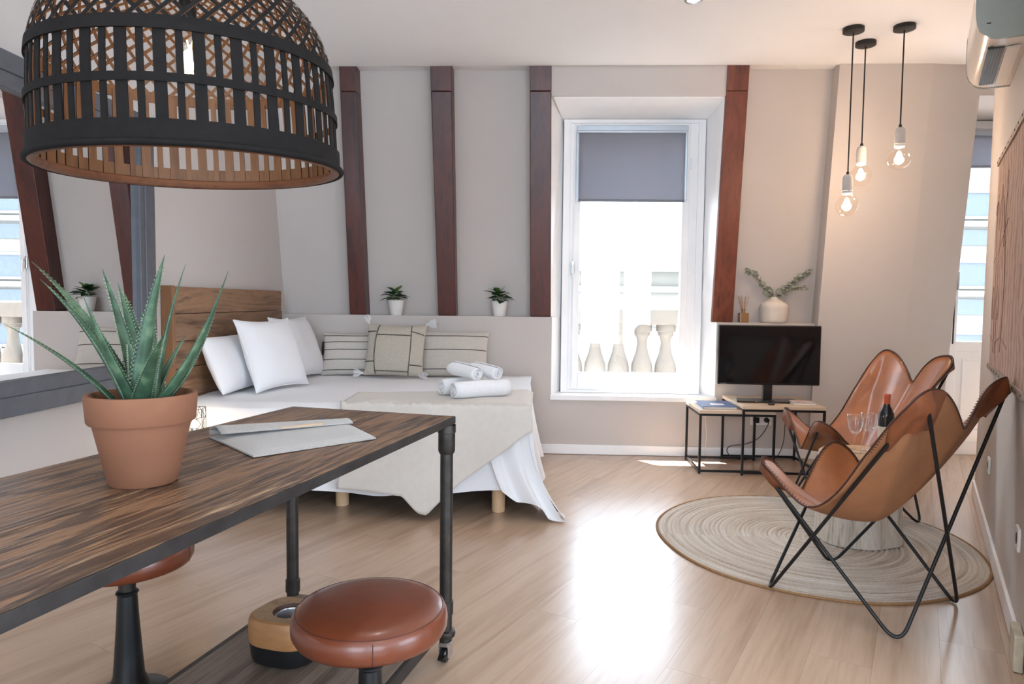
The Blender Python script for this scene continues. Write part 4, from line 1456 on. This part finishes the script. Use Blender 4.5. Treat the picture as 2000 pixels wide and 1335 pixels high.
wine_glass('cut crystal wine glass standing clear at the left on the stump table', 1.600, 3.545)
wine_glass('cut crystal wine glass half hidden beside the bottle on the stump table', 1.700, 3.615)
bt = thing('wine_bottle', 'dark wine bottle with an orange capsule on the stump table', 'bottle', (1.745, 3.530, ZT + .001))
MB().lathe([(0.0005, 0.004), (0.030, 0.0), (0.0355, 0.004), (0.0365, 0.012), (0.0365, 0.185), (0.034, 0.205), (0.024, 0.228), (0.016, 0.244), (0.0145, 0.26), (0.0145, 0.300), (0.0005, 0.300)], 32).build('glass_body', plain('dark_bottle_glass', (16, 18, 16), 0.08, var=0.0, coat=0.3), bt, smooth='all')
MB().lathe([(0.0152, 0.236), (0.0152, 0.289), (0.0162, 0.290), (0.0162, 0.301), (0.015, 0.303), (0.0005, 0.303)], 28, cap=False).build('capsule', plain('orange_foil_capsule', (204, 92, 50), 0.4), bt, smooth=True)
MB().lathe([(0.0369, 0.05), (0.0369, 0.14)], 32, cap=False).build('paper_label', plain('cream_label', (222, 212, 192), 0.7), bt, smooth=True)

# ================================================================ BUTTERFLY CHAIRS
def build_chair(lab, loc, heading):
    root = thing('butterfly_chair', lab, 'chair', loc, heading - pi / 2, group='leather butterfly chairs')
    hb_, tipB, tipF = 0.266, (0.385, -0.340, 0.900), (0.308, 0.308, 0.530)
    fz = [-0.02, -0.02]
    FLo, FRo, RLo, RRo = (-hb_, hb_), (hb_, hb_), (-hb_, -hb_), (hb_, -hb_)
    FLt, FRt = (-tipF[0], tipF[1], tipF[2]), tipF
    BLt, BRt = (-tipB[0], tipB[1], tipB[2]), tipB
    rods = []
    for tips, floors in (((FLt, BRt), (RLo, FRo)), ((FRt, BLt), (RRo, FLo))):
        z = -0.02
        for _ in range(4):
            loop = fillet([tips[0], (*floors[0], z), tips[1], (*floors[1], z)], [0.05, 0.085, 0.05, 0.085], True, 10)
            low = min(p.z for p in loop)
            z += 0.0072 - low
        MB().tube(loop, 0.0070, 10, closed=True).build('steel_rod', m_black, root, smooth='all')
        for i in range(len(loop)):
            a, b_ = loop[i], loop[(i + 1) % len(loop)]
            k = max(1, int((b_ - a).length / 0.008))
            rods += [a.lerp(b_, q / k) for q in range(k)]
    RP = np.array([tuple(p) for p in rods if p.z > 0.25])

    def clear_of_rods(p, n, side, gap, reach=0.045, most=1.0):
        """push p along side*n until every rod near it lies on the other side"""
        d = RP - np.array(tuple(p))
        h = d @ np.array(tuple(n)) * side
        lat = np.linalg.norm(d - np.outer(h, np.array(tuple(n)) * side), axis=1)
        ok = (lat < reach) & (np.abs(h) < 0.09)
        if not ok.any():
            return p
        push = (h[ok] + gap) * np.clip(1.6 * (1 - (lat[ok] / reach) ** 2), 0, 1)
        m_ = min(push.max(), most)
        return p + n * (side * m_) if m_ > 0 else p
    # sling outline, left half mirrored (x to the sitter's right)
    half = [(0, -0.325, 0.755), (0.055, -0.328, 0.800), (0.125, -0.330, 0.858), (0.210, -0.332, 0.903), (0.300, -0.334, 0.922), (0.375, -0.332, 0.920), (0.422, -0.308, 0.880), (0.420, -0.245, 0.795), (0.388, -0.160, 0.670), (0.350, -0.060, 0.520),
            (0.312, 0.030, 0.428), (0.300, 0.100, 0.402), (0.312, 0.165, 0.440), (0.330, 0.225, 0.500), (0.328, 0.275, 0.538), (0.288, 0.303, 0.552), (0.220, 0.308, 0.532), (0.145, 0.306, 0.475), (0.070, 0.302, 0.405), (0, 0.300, 0.350)]
    ring = half + [(-x, y, z) for x, y, z in reversed(half[1:-1])]
    out = catmull(ring, 6, closed=True)
    no = len(out)
    c0_ = Vector((0, -0.030, 0.325))
    nr2 = 22

    def S(i, j):
        r = i / nr2
        p = out[j % no]
        xy = c0_.lerp(p, r)
        ff = min(1.0, max(0.0, (p.y + 0.05) / 0.3))
        z = c0_.z + (p.z - c0_.z) * r ** (1.42 + 0.65 * ff)
        # lobes cup a little
        return Vector((xy.x, xy.y, z))
    m = MB()
    raw = {(i, j): S(i, j) for i in range(1, nr2 + 1) for j in range(no)}

    def nrm_at(i, j):
        a = raw[(min(i + 1, nr2), j)] - raw[(max(i - 1, 1), j)]
        b2 = raw[(i, (j + 1) % no)] - raw[(i, (j - 1) % no)]
        n = a.cross(b2).normalized()
        return n if n.dot(Vector((0, 0.05, 1.3)) - raw[(i, j)]) > 0 else -n
    NR = {k: nrm_at(*k) for k in raw}
    cl = {k: (clear_of_rods(raw[k], NR[k], 1, 0.0125) if k[0] > 8 else raw[k]) for k in raw}
    out = [cl[(nr2, j)] for j in range(no)]
    vs = [c0_] + [cl[(i, j)] for i in range(1, nr2 + 1) for j in range(no)]
    fs = [(0, 1 + j, 1 + (j + 1) % no) for j in range(no)]
    for i in range(nr2 - 1):
        for j in range(no):
            k = (j + 1) % no
            fs.append((1 + i * no + j, 1 + (i + 1) * no + j, 1 + (i + 1) * no + k, 1 + i * no + k))
    m.add(vs, fs)
    me = m.mesh('leather_sling', [m_leather, m_suede], smooth='all', fix=True)
    up_n = sum(1 for p in me.polygons if p.normal.z > 0)
    if up_n < len(me.polygons) / 2:
        me.flip_normals()
    sl_ = link('leather_sling', me, root)
    md_ = sl_.modifiers.new('smooth', 'SMOOTH')
    md_.factor = 0.5
    md_.iterations = 2
    md_ = sl_.modifiers.new('thickness', 'SOLIDIFY')
    md_.thickness = 0.0045
    md_.offset = -1
    md_.material_offset = 1
    # pockets on the back of the four lobes
    per = 6
    for (ja, jb) in ((3 * per, 7 * per), (13 * per, 17 * per)):
        for mirror in (False, True):
            pk = MB()
            nrk = 4
            js = list(range(ja, jb + 1))
            vs = []
            for ii in range(nrk + 1):
                for j in js:
                    jj = (no - j) % no if mirror else j % no
                    ri = nr2 - nrk + ii
                    p, nn = cl[(ri, jj)], NR[(ri, jj)]
                    if ii == nrk or j in (ja, jb):
                        vs.append(p - nn * 0.006)
                    else:
                        vs.append(clear_of_rods(p - nn * 0.008, nn, -1, 0.0115, most=(0.010, 0.018, 0.03, 0.05, 0.05)[ii]))
            w_ = len(js)
            fs = [(a * w_ + c, a * w_ + c + 1, (a + 1) * w_ + c + 1, (a + 1) * w_ + c) for a in range(nrk) for c in range(w_ - 1)]
            pk.add(vs, fs)
            pk.build('pocket', m_pocket, sl_, smooth='all')
    # whip-stitched edge
    lc = MB()
    lc.tube([p + Vector((0, 0, -.001)) for p in out], 0.0040, 6, closed=True)
    ln_ = 0.0
    for j in range(no):
        a, b_ = out[j], out[(j + 1) % no]
        d = (b_ - a)
        k = max(1, int(d.length / 0.0095))
        inward = (c0_ + Vector((0, 0, .10)) - a)
        tn = d.normalized()
        inward = (inward - tn * inward.dot(tn)).normalized()
        nn = tn.cross(inward).normalized()
        for q in range(k):
            c = a.lerp(b_, q / k)
            p1 = c + inward * 0.011 + nn * 0.003
            p2 = c - inward * 0.004 + tn * .003
            p3 = c + inward * 0.011 - nn * 0.006 + tn * .005
            lc.tube([p1, p2, p3], 0.0017, 4, cap=False)
    lc.build('edge_lacing', m_lace, sl_, smooth=True)
    return root


ch1 = build_chair('cognac leather butterfly chair nearest the camera, seen from behind', (1.332, 2.840, 0.0085), 2.267)
ch1.rotation_euler[0] = 0.0270
ch2 = copy_tree(ch1)
ch2['label'] = 'cognac leather butterfly chair nearer the window, facing the stump table'
ch2.location = (1.840, 4.085, 0.0070)
ch2.rotation_euler = (0, 0.0230, 3.12 - pi / 2)

# ================================================================ NESTING TABLES AND TELEVISION
def nest(lab, x0, x1, y0, y1, h_, open_left):
    t = thing('nesting_table', lab, 'side table', (x0, y0, 0), group='nesting side tables')
    W_, D_ = x1 - x0, y1 - y0
    MB().box((0, 0, h_ - .024), (W_, D_, h_)).build('table_top', m_oak, t, bevel=0.002)
    s = 0.016
    for x in (0, W_ - s):
        for y in (0, D_ - s):
            MB().box((x, y, 0), (x + s, y + s, h_ - .024)).build('leg', m_black, t, bevel=0.001)
    MB().box((s, 0, h_ - .04), (W_ - s, s, h_ - .0245)).build('apron_bar', m_black, t)
    MB().box((s, D_ - s, h_ - .04), (W_ - s, D_, h_ - .0245)).build('apron_bar', m_black, t)
    MB().box((s, D_ - s, 0.012), (W_ - s, D_, 0.012 + s)).build('stretcher', m_black, t)
    MB().box((s, 0, 0.012), (W_ - s, s, 0.012 + s)).build('stretcher', m_black, t)
    for x in ((W_ - s,) if open_left else (0,)):
        MB().box((x, s, h_ - .04), (x + s, D_ - s, h_ - .0245)).build('apron_bar', m_black, t)
        MB().box((x, s, 0.012), (x + s, D_ - s, 0.012 + s)).build('stretcher', m_black, t)


nest('taller oak topped nesting table carrying the television', 1.415, 1.985, 4.845, 5.400, 0.492, True)
nest('lower oak topped nesting table pushed under the taller one, blue folder on it', 1.125, 1.655, 4.875, 5.335, 0.452, False)

tv = thing('television', 'flat black television standing on the taller nesting table', 'television', (1.660, 5.09, 0.492), radians(-1.0))
MB().box((-0.366, -0.010, 0.122), (0.366, 0.030, 0.556)).build('housing', m_blackpl, tv, bevel=0.006)
MB().box((-0.358, -0.0115, 0.136), (0.358, -0.0095, 0.548)).build('screen', m_screen, tv)
MB().box((-0.345, -0.0125, 0.1265), (-0.300, -0.011, 0.1315)).build('maker_mark', plain('grey_print', (120, 120, 124), 0.5), tv)
MB().box((-0.035, 0.0, 0.010), (0.035, 0.024, 0.135)).build('neck', m_blackpl, tv, bevel=0.006)
MB().prism([(-0.235, -0.07), (-0.21, -0.095), (0.21, -0.095), (0.235, -0.07), (0.20, 0.085), (-0.20, 0.085)], 0.0005, 0.012).build('foot_plate', plain('smoked_glass_foot', (40, 40, 43), 0.15), tv, bevel=0.003)
rm = thing('remote_control', 'black remote control in front of the television foot', 'remote control', (1.650, 4.965, 0.4935), radians(70))
MB().box((-0.075, -0.022, 0), (0.075, 0.022, 0.017)).build('case', m_blackpl, rm, bevel=0.007, seg=3)
for k in range(4):
    MB().box((-0.055 + k * .03, -0.012, 0.0165), (-0.04 + k * .03, 0.012, 0.0185)).build('button', m_edge, rm)
for k, (lab, dz, rz_) in enumerate([('white booklet at the bottom of the small pile beside the television foot', 0, 2), ('pinkish leaflet on top of the small pile beside the television foot', 0.0125, -6)]):
    m = MB().box((-0.075, -0.05, 0), (0.075, 0.05, 0.011 if k == 0 else 0.006))
    o = m.build('booklet' if k == 0 else 'leaflet', plain('booklet_paper_%d' % k, (228, 224, 220) if k == 0 else (196, 176, 172), 0.7), bevel=0.001)
    o.location = (1.865, 4.965 + 0.02 * k, 0.4935 + dz)
    o.rotation_euler = (0, 0, radians(rz_))
    tag(o, lab, 'booklet')
fd = thing('document_folder', 'blue document folder with a white label on the lower nesting table', 'folder', (1.285, 5.08, 0.4535), radians(-2))
MB().box((-0.115, -0.15, 0), (0.115, 0.15, 0.016)).build('pages', plain('folder_pages', (226, 224, 218), 0.8), fd)
MB().box((-0.12, -0.156, 0.016), (0.12, 0.156, 0.0185)).build('cover', plain('blue_folder_cover', (70, 96, 136), 0.4), fd, bevel=0.0008)
MB().box((-0.12, -0.156, -0.001), (-0.117, 0.156, 0.0165)).build('spine', plain('folder_spine', (92, 118, 156), 0.4), fd)
MB().box((-0.045, -0.07, 0.0186), (0.05, 0.0, 0.0192)).build('label_sticker', m_plate, fd)

# wall sockets and cables
def socket(lab, T, twin=False):
    t = thing('wall_socket', lab, 'socket', group='wall sockets')
    n = 2 if twin else 1
    MB().box((-0.041 * n, -0.041, 0), (0.041 * n, 0.041, 0.010)).build('plate', m_plate, t, bevel=0.003)
    for k in range(n):
        cx = (-0.041 + 0.082 * k) if twin else 0
        MB().lathe([(0.021, 0.0105), (0.021, 0.004), (0.0005, 0.004)], 24, (cx, 0, 0.0)).build('socket_well', m_edge, t, smooth=True)
    t.matrix_world = T
    return t


s_ = socket('twin wall socket with a black plug behind the nesting tables', orient((1, 0, 0), (0, 0, 1), (1.725, YB - .0005, 0.300)), True)
MB().box((-0.062, -0.022, 0.010), (-0.018, 0.022, 0.030)).build('plug', m_blackpl, s_, bevel=0.004)
MB().lathe([(0.0005, 0.010), (0.019, 0.010), (0.019, 0.03), (0.012, 0.045), (0.0005, 0.047)], 20, (0.041, 0, 0)).build('round_plug', m_blackpl, s_, smooth=True)
rd = Vector((-0.474, -0.881, 0))
socket('white wall socket on the diagonal wall beyond the near chair', orient(rd, (0, 0, 1), WR(3.62, 0.385, 0.0005)))
socket('white wall socket at the right edge of the picture', orient(rd, (0, 0, 1), WR(2.50, 0.375, 0.0005)))
socket('small white wall socket between the mirror and the headboard', orient((0, 1, 0), (0, 0, 1), (-2.0995, 3.66, 0.865)))
cb_ = MB().tube(catmull([(1.766, 5.378, 0.300), (1.76, 5.375, 0.26), (1.70, 5.375, 0.17), (1.60, 5.37, 0.12), (1.48, 5.37, 0.10), (1.455, 5.365, 0.06), (1.50, 5.35, 0.012), (1.60, 5.33, 0.006)], 8), 0.0032, 6).build('power_cable', m_blackpl, smooth=True)
tag(cb_, 'thin black cable hanging from the socket behind the nesting tables', 'cable')
cb_ = MB().tube(catmull([(1.275, 5.37, 0.43), (1.285, 5.385, 0.32), (1.300, 5.395, 0.18), (1.290, 5.39, 0.06), (1.275, 5.385, 0.006), (1.22, 5.38, 0.005)], 8), 0.003, 6).build('white_cable', m_plate, smooth=True)
tag(cb_, 'thin white cable hanging behind the lower nesting table', 'cable')
cb_ = MB().tube(catmull([(1.905, 5.378, 0.46), (1.895, 5.376, 0.30), (1.885, 5.372, 0.14), (1.84, 5.365, 0.03), (1.78, 5.36, 0.006)], 8), 0.003, 6).build('television_cable', m_blackpl, smooth=True)
tag(cb_, 'thin black cable dropping behind the television', 'cable')

# ================================================================ LEDGE DECORATION
def leaf_mesh(name, L_, W_, mat, curl=0.25, lobes=False):
    m = MB()
    n = 8
    vs = []
    for i in range(n + 1):
        t = i / n
        w_ = W_ * sin(pi * min(1, t ** 0.75)) ** 0.9 if 0 < t < 1 else 0.0004
        if lobes and i % 2 == 0 and 0 < i < n:
            w_ *= 0.72
        z = -curl * L_ * t * t
        for s_, dz in ((-1, 0.14), (0, 0), (1, 0.14)):
            vs.append((L_ * t, s_ * w_, z + dz * w_))
    fs = [(i * 3 + k, (i + 1) * 3 + k, (i + 1) * 3 + k + 1, i * 3 + k + 1) for i in range(n) for k in range(2)]
    m.add(vs, fs)
    return m.mesh(name, mat, smooth='all')


lm_d = leaf_mesh('leaf', 0.088, 0.034, m_leafd, 0.3, True)
lm_l = leaf_mesh('leaf', 0.065, 0.026, m_leafl, 0.15, True)


def pot_plant(lab, x, y, seed):
    t = thing('potted_plant', lab, 'plant', (x, y, ZL + .0005), group='small potted plants on the ledge')
    MB().lathe([(0.0005, 0), (0.044, 0), (0.047, 0.004), (0.066, 0.112), (0.067, 0.118), (0.063, 0.118), (0.060, 0.10), (0.0005, 0.10)], 36).build('pot', m_pot, t, smooth=True)
    random.seed(seed)
    for k in range(34):
        an = k * 2.399 + random.random() * 0.5
        tier = k / 34
        rad = 0.030 * (1 - tier) + 0.006
        z = 0.118 + 0.075 * tier + 0.01 * random.random()
        young = k > 25
        o = link('leaf', lm_l if young else lm_d, t)
        o.location = (rad * cos(an), rad * sin(an) * 0.8, z)
        o.rotation_euler = (random.uniform(-.4, .4), -0.15 - 0.5 * tier + random.uniform(-.25, .25), an)
        sc = (1.15 if not young else 1.1) * random.uniform(0.75, 1.12)
        if sin(an) > -0.1:
            sc *= 0.45
        o.scale = (sc, sc, sc)
    for k in range(5):
        an = k * 1.4
        MB().tube([(0.01 * cos(an), 0.01 * sin(an), 0.10), (0.02 * cos(an), 0.02 * sin(an), 0.15), (0.022 * cos(an), 0.022 * sin(an), 0.19)], 0.0018, 5).build('stem', m_leafl, t)


pot_plant('small leafy plant in a white pot on the ledge, left of the middle beam', -1.157, 5.49, 4)
pot_plant('small leafy plant in a white pot on the ledge, beside the window beam', -0.331, 5.49, 11)

vz = thing('white_vase', 'squat white ribbed vase with a narrow neck above the television', 'vase', (1.825, 5.510, ZR + .0005))
prof = [(0.0005, 0), (0.088, 0)]
base_p = [(0.096, 0.006), (0.106, 0.09), (0.108, 0.125), (0.100, 0.142), (0.078, 0.160), (0.046, 0.178), (0.030, 0.190), (0.026, 0.202)]
for i in range(40):
    s_ = i / 39 * (len(base_p) - 1)
    a = min(int(s_), len(base_p) - 2)
    f_ = s_ - a
    prof.append((base_p[a][0] + (base_p[a + 1][0] - base_p[a][0]) * f_ + (0.0012 if i % 2 else -0.0012), base_p[a][1] + (base_p[a + 1][1] - base_p[a][1]) * f_))
prof += [(0.022, 0.203), (0.021, 0.19)]
MB().lathe(prof, 48, cap=False).build('body', plain('chalk_white_ceramic', (226, 214, 200), 0.8, var=0.03), vz, smooth='all')
lm_e = MB()
lm_e.lathe([(0.0005, 0.0), (0.015, 0.0006), (0.021, 0.002), (0.0195, 0.003)], 10, cap=False)
eu_me = lm_e.mesh('leaf', m_euca, smooth='all')
random.seed(5)
for lab, path, n in [
    ('dried eucalyptus branch in the white vase arching towards the beam', [(0, 0, 0.15), (-0.015, 0, 0.21), (-0.08, -0.02, 0.27), (-0.14, -0.03, 0.345), (-0.19, -0.035, 0.385), (-0.24, -0.04, 0.400)], 15),
    ('dried eucalyptus branch in the white vase leaning towards the pier', [(0, 0, 0.15), (0.02, 0, 0.21), (0.08, -0.02, 0.275), (0.15, -0.035, 0.335), (0.205, -0.045, 0.375), (0.25, -0.05, 0.400)], 15),
    ('short dried eucalyptus sprig low on the pier side of the vase', [(0.004, -0.012, 0.19), (0.03, -0.03, 0.212), (0.11, -0.055, 0.262), (0.17, -0.06, 0.275), (0.225, -0.065, 0.278)], 11)]:
    t = thing('eucalyptus_branch', lab, 'branch', (1.825, 5.510, ZR))
    c = catmull([Vector(p) for p in path], 10)
    MB().tube(c, 0.0018, 5).build('stem', m_twig, t)
    for k in range(n):
        f_ = 0.26 + 0.74 * k / (n - 1)
        p = c[min(len(c) - 1, int(f_ * (len(c) - 1)))]
        for sd in (-1, 1):
            o = link('leaf', eu_me, t)
            sc = (1.15 - 0.55 * (k / (n - 1))) * random.uniform(.8, 1.15)
            if 'short' in lab:
                sc *= 0.75
            o.scale = (sc, sc, sc)
            o.location = p + Vector((random.uniform(-.008, .008), -0.008 * sd, 0.012 * sd + random.uniform(-.005, .005)))
            o.rotation_euler = (random.uniform(0.4, 2.4), random.uniform(-.9, .9), random.uniform(-.8, .8))
df = thing('reed_diffuser', 'small amber reed diffuser on the ledge next to the beam', 'diffuser', (1.588, 5.505, ZR + .0005))
MB().box((-0.034, -0.034, 0), (0.034, 0.034, 0.075)).build('bottle', plain('amber_oil_bottle', (150, 112, 76), 0.12, var=0.05), df, bevel=0.006, seg=3)
MB().lathe([(0.016, 0.074), (0.013, 0.08), (0.013, 0.098), (0.015, 0.099), (0.015, 0.104), (0.010, 0.104)], 20, cap=False).build('neck', plain('amber_neck', (140, 104, 72), 0.2), df, smooth=True)
for a, b_ in [(-0.045, .01), (-0.028, -.02), (-0.012, .018), (0.006, -.012), (0.022, .015), (0.042, -.005), (-0.036, .0)]:
    MB().tube([(a * -0.12, 0, 0.03), (a, b_, 0.205 + b_ * .4)], 0.0017, 6).build('reed', plain('reed_stick', (178, 132, 92), 0.8), df)

# ================================================================ LANTERN BY THE BED
ns = MB().box((-2.0995, 3.42, 0.455), (-1.72, 3.715, 0.478)).build('bedside_shelf', m_trim, bevel=0.003)
tag(ns, 'small white floating shelf by the bed behind the table', 'shelf')
ln_ = thing('wire_lantern', 'geometric black wire lantern with a glowing light beside the bed', 'lantern', (-1.842, 3.585, 0.479), radians(14))
a_ = 0.048
P8 = [Vector((sx * a_, sy * a_, z)) for z in (0.003, 0.135) for sx, sy in ((-1, -1), (1, -1), (1, 1), (-1, 1))]
ed = [(0, 1), (1, 2), (2, 3), (3, 0), (4, 5), (5, 6), (6, 7), (7, 4), (0, 4), (1, 5), (2, 6), (3, 7)]
wr = MB()
for i, j in ed:
    wr.tube([P8[i], P8[j]], 0.0016, 6)
for f_ in ((0, 1, 5, 4), (1, 2, 6, 5), (2, 3, 7, 6), (3, 0, 4, 7)):
    a, b_, c, d = [P8[k] for k in f_]
    mid1, mid2, ctr = a.lerp(b_, .5), d.lerp(c, .35), (a + c) * .5
    for p, q in ((a, ctr), (ctr, mid2), (mid1, a.lerp(d, .6)), (a.lerp(d, .6), mid2), (ctr, b_.lerp(c, .7)), (b_.lerp(c, .7), d.lerp(c, .8)), (mid1, ctr), (ctr, a.lerp(d, .6))):
        wr.tube([p, q], 0.0012, 5)
wr.build('wire_cage', m_black, ln_)
MB().lathe([(0.0005, 0.003), (0.019, 0.003), (0.019, 0.032), (0.0005, 0.032)], 20).build('holder', m_steel, ln_, smooth=True)
MB().lathe([(0.0005, 0.032), (0.012, 0.036), (0.015, 0.048), (0.011, 0.064), (0.0005, 0.074)], 18).build('glowing_bulb', emitter('warm_lantern_bulb', (1.0, 0.72, 0.42), 40), ln_, smooth='all')
point('lantern_light', (0, 0, 0.058), 0.55, (1.0, 0.66, 0.36), 0.02, ln_)

# ================================================================ AIR CONDITIONER
m_acg = plain('grey_gloss_end_cap', (150, 158, 152), 0.25, var=0.02)
m_acw = plain('pearl_plastic', (226, 220, 212), 0.18, var=0.01)
AO = WR(2.93, 2.30)
ac = thing('air_conditioner', 'wall mounted air conditioner with grey end cap high on the diagonal wall', 'air conditioner')
# local axes: x along the wall away from the camera, y off the wall, z up
Tm = Matrix.Identity(4)
ex, ey = Vector((0.474, 0.881, 0)), Vector((-0.881, 0.474, 0))
for i in range(3):
    Tm[i][0], Tm[i][1], Tm[i][2], Tm[i][3] = ex[i], ey[i], (0, 0, 1)[i], AO[i]
profile = [(0.001, 0.0), (0.08, 0.0), (0.11, 0.002), (0.135, 0.009), (0.155, 0.022), (0.171, 0.042), (0.181, 0.068), (0.186, 0.10), (0.188, 0.14), (0.188, 0.25), (0.183, 0.27), (0.17, 0.283), (0.15, 0.285), (0.001, 0.285)]


def extr(x0, x1, prof_, sc=1.0):
    m = MB()
    n = len(prof_)
    cy, cz = 0.09, 0.14
    f_ = lambda y, z: (max(.001, cy + (y - cy) * sc), cz + (z - cz) * sc)
    m.add([(x0, *f_(y, z)) for y, z in prof_] + [(x1, *f_(y, z)) for y, z in prof_], [tuple(range(n)), tuple(reversed(range(n, 2 * n)))] + [(i, n + i, n + (i + 1) % n, (i + 1) % n) for i in range(n)])
    return m


extr(0.016, 0.765, profile).build('casing', m_acw, ac, smooth=True)
extr(0.0, 0.0158, profile, 1.02).build('end_cap', m_acg, ac, smooth=True)
extr(0.7652, 0.78, profile, 1.02).build('end_cap', m_acg, ac, smooth=True)
MB().box((-0.0015, 0.135, 0.062), (0.0, 0.150, 0.067)).build('cap_mark', m_black, ac)
MB().box((0.12, 0.075, -0.006), (0.68, 0.135, 0.004)).build('air_outlet', m_blackpl, ac)
for k in range(5):
    MB().box((0.125, 0.080 + k * .011, -0.0085), (0.675, 0.083 + k * .011, -0.005)).build('louvre', m_blackpl, ac)
MB().box((0.12, 0.02, -0.010), (0.68, 0.070, -0.003)).build('flap', m_acw, ac, bevel=0.001)
ac.matrix_world = Tm

# ================================================================ WALL CHART
m_map, nt, b, N, L = new_mat('faded_chart_print')
v = coords(nt, (1, 1, 1), False)
f1 = noise_n(nt, v, 5, 6, 0.65, 2.5)
wv = N.new('ShaderNodeTexWave'); wv.inputs['Scale'].default_value = 3.0; wv.inputs['Distortion'].default_value = 9.0; wv.inputs['Detail'].default_value = 4; wv.inputs['Detail Scale'].default_value = 1.6
L.new(v, wv.inputs['Vector'])
mx = N.new('ShaderNodeMath'); mx.operation = 'MULTIPLY'
L.new(f1, mx.inputs[0]); L.new(wv.outputs['Fac'], mx.inputs[1])
L.new(ramp(nt, mx.outputs[0], [(0.0, lin((152, 122, 110))), (0.12, lin((172, 142, 129))), (0.4, lin((186, 158, 144))), (0.7, lin((178, 150, 136)))]), b.inputs['Base Color'])
b.inputs['Roughness'].default_value = 0.85
ch = thing('wall_chart', 'faded brown line-drawing chart on wooden rails hanging on the diagonal wall', 'wall chart')
Tm = Matrix.Identity(4)
MO = WR(3.88, 0.885)
ex = Vector((-0.474, -0.881, 0))
for i in range(3):
    Tm[i][0], Tm[i][1], Tm[i][2], Tm[i][3] = ex[i], ey[i], (0, 0, 1)[i], MO[i]
CW = 1.55
MB().grid(lambda u, w_: Vector((0.015 + u * (CW - .03), 0.008 + 0.002 * sin(w_ * pi) + 0.0015 * sin(u * 9), w_ * 1.075 + .01)), 20, 12).build('printed_sheet', m_map, ch, smooth='all')
m_rail = wood('chart_rail_wood', [(120, 104, 94), (150, 134, 122), (134, 118, 106)], 0, 12, 8, 0.6, 0.2)
for z in (-0.02, 1.07):
    r_ = MB().box((0, 0.002, z), (CW, 0.016, z + 0.030)).build('rail', m_rail, ch, bevel=0.002)
    for k in range(12):
        MB().lathe([(0.0045, 0.0), (0.0045, 0.002), (0.0005, 0.003)], 10).xf(Matrix.Translation((0.03 + k * 0.135, 0.016, z + .015)) @ Matrix.Rotation(-pi / 2, 4, 'X')).build('rivet', m_edge, r_)
m_ink = plain('brown_ink', (128, 98, 88), 0.9)


def ink(pts):
    c = catmull([(x, 0.0112, z) for x, z in pts], 8)
    MB().tube(c, 0.0012, 4).build('drawn_line', m_ink, ch)


ink([(0.10, 0.25), (0.08, 0.35), (0.12, 0.42), (0.18, 0.36), (0.17, 0.26), (0.10, 0.25)])
ink([(0.30, 0.25), (0.28, 0.34), (0.34, 0.42), (0.42, 0.36), (0.40, 0.26), (0.30, 0.25)])
ink([(0.16, 0.90), (0.14, 0.75), (0.18, 0.60), (0.22, 0.45), (0.24, 0.20), (0.26, 0.08)])
ink([(0.36, 0.92), (0.40, 0.78), (0.36, 0.62), (0.32, 0.48), (0.34, 0.25), (0.36, 0.08)])
ink([(0.08, 0.80), (0.12, 0.86), (0.20, 0.84), (0.26, 0.70), (0.30, 0.84), (0.42, 0.86), (0.50, 0.78), (0.55, 0.6)])
ink([(0.04, 0.55), (0.20, 0.58), (0.40, 0.62), (0.70, 0.72)])
ink([(0.05, 0.16), (0.3, 0.13), (0.6, 0.17), (0.9, 0.13)])
ink([(0.62, 0.95), (0.58, 0.7), (0.66, 0.45), (0.6, 0.1)])
ch.matrix_world = Tm

# small leafy sprig in the balcony alcove, seen past the wall corner
sp_ = thing('leafy_houseplant', 'bit of a green houseplant showing past the corner of the diagonal wall', 'plant', (3.405, 5.16, 0.03))
MB().lathe([(0.0005, 0), (0.09, 0), (0.12, 0.22), (0.112, 0.22), (0.10, 0.20), (0.0005, 0.20)], 28).build('pot', m_pot, sp_, smooth=True)
random.seed(3)
bright = leaf_mesh('leaf', 0.13, 0.035, plain('bright_green_leaf', (96, 158, 84), 0.4, var=0.2, scale=20), 0.3, True)
for k in range(11):
    an = k * 2.4 if k > 2 else pi + 0.3 * (k - 1)
    z = 0.62 - 0.03 * (k // 3) + 0.02 * (k % 3)
    MB().tube([(0, 0, 0.19), (0.02 * cos(an), 0.02 * sin(an), 0.4), (0.06 * cos(an), 0.06 * sin(an), z)], 0.003, 5).build('stem', m_leafl, sp_)
    o = link('leaf', bright, sp_)
    o.location = (0.06 * cos(an), 0.06 * sin(an), z)
    o.rotation_euler = (0.2, 0.1, an)

# wooden end block of the skirting at the right edge
eb = MB().hexa(slab(WR(2.375, 0, 0.03), WR(2.26, 0, 0.03), Vector((0.881, -0.474, 0)) * 0.028, 0.002, 0.125)).build('skirting_end_block', plain('worn_painted_wood', (196, 188, 168), 0.7, var=0.15, scale=30, bmp=0.3), bevel=0.004)
tag(eb, 'worn cream wooden block at the end of the skirting, right edge of the picture', 'wood block')
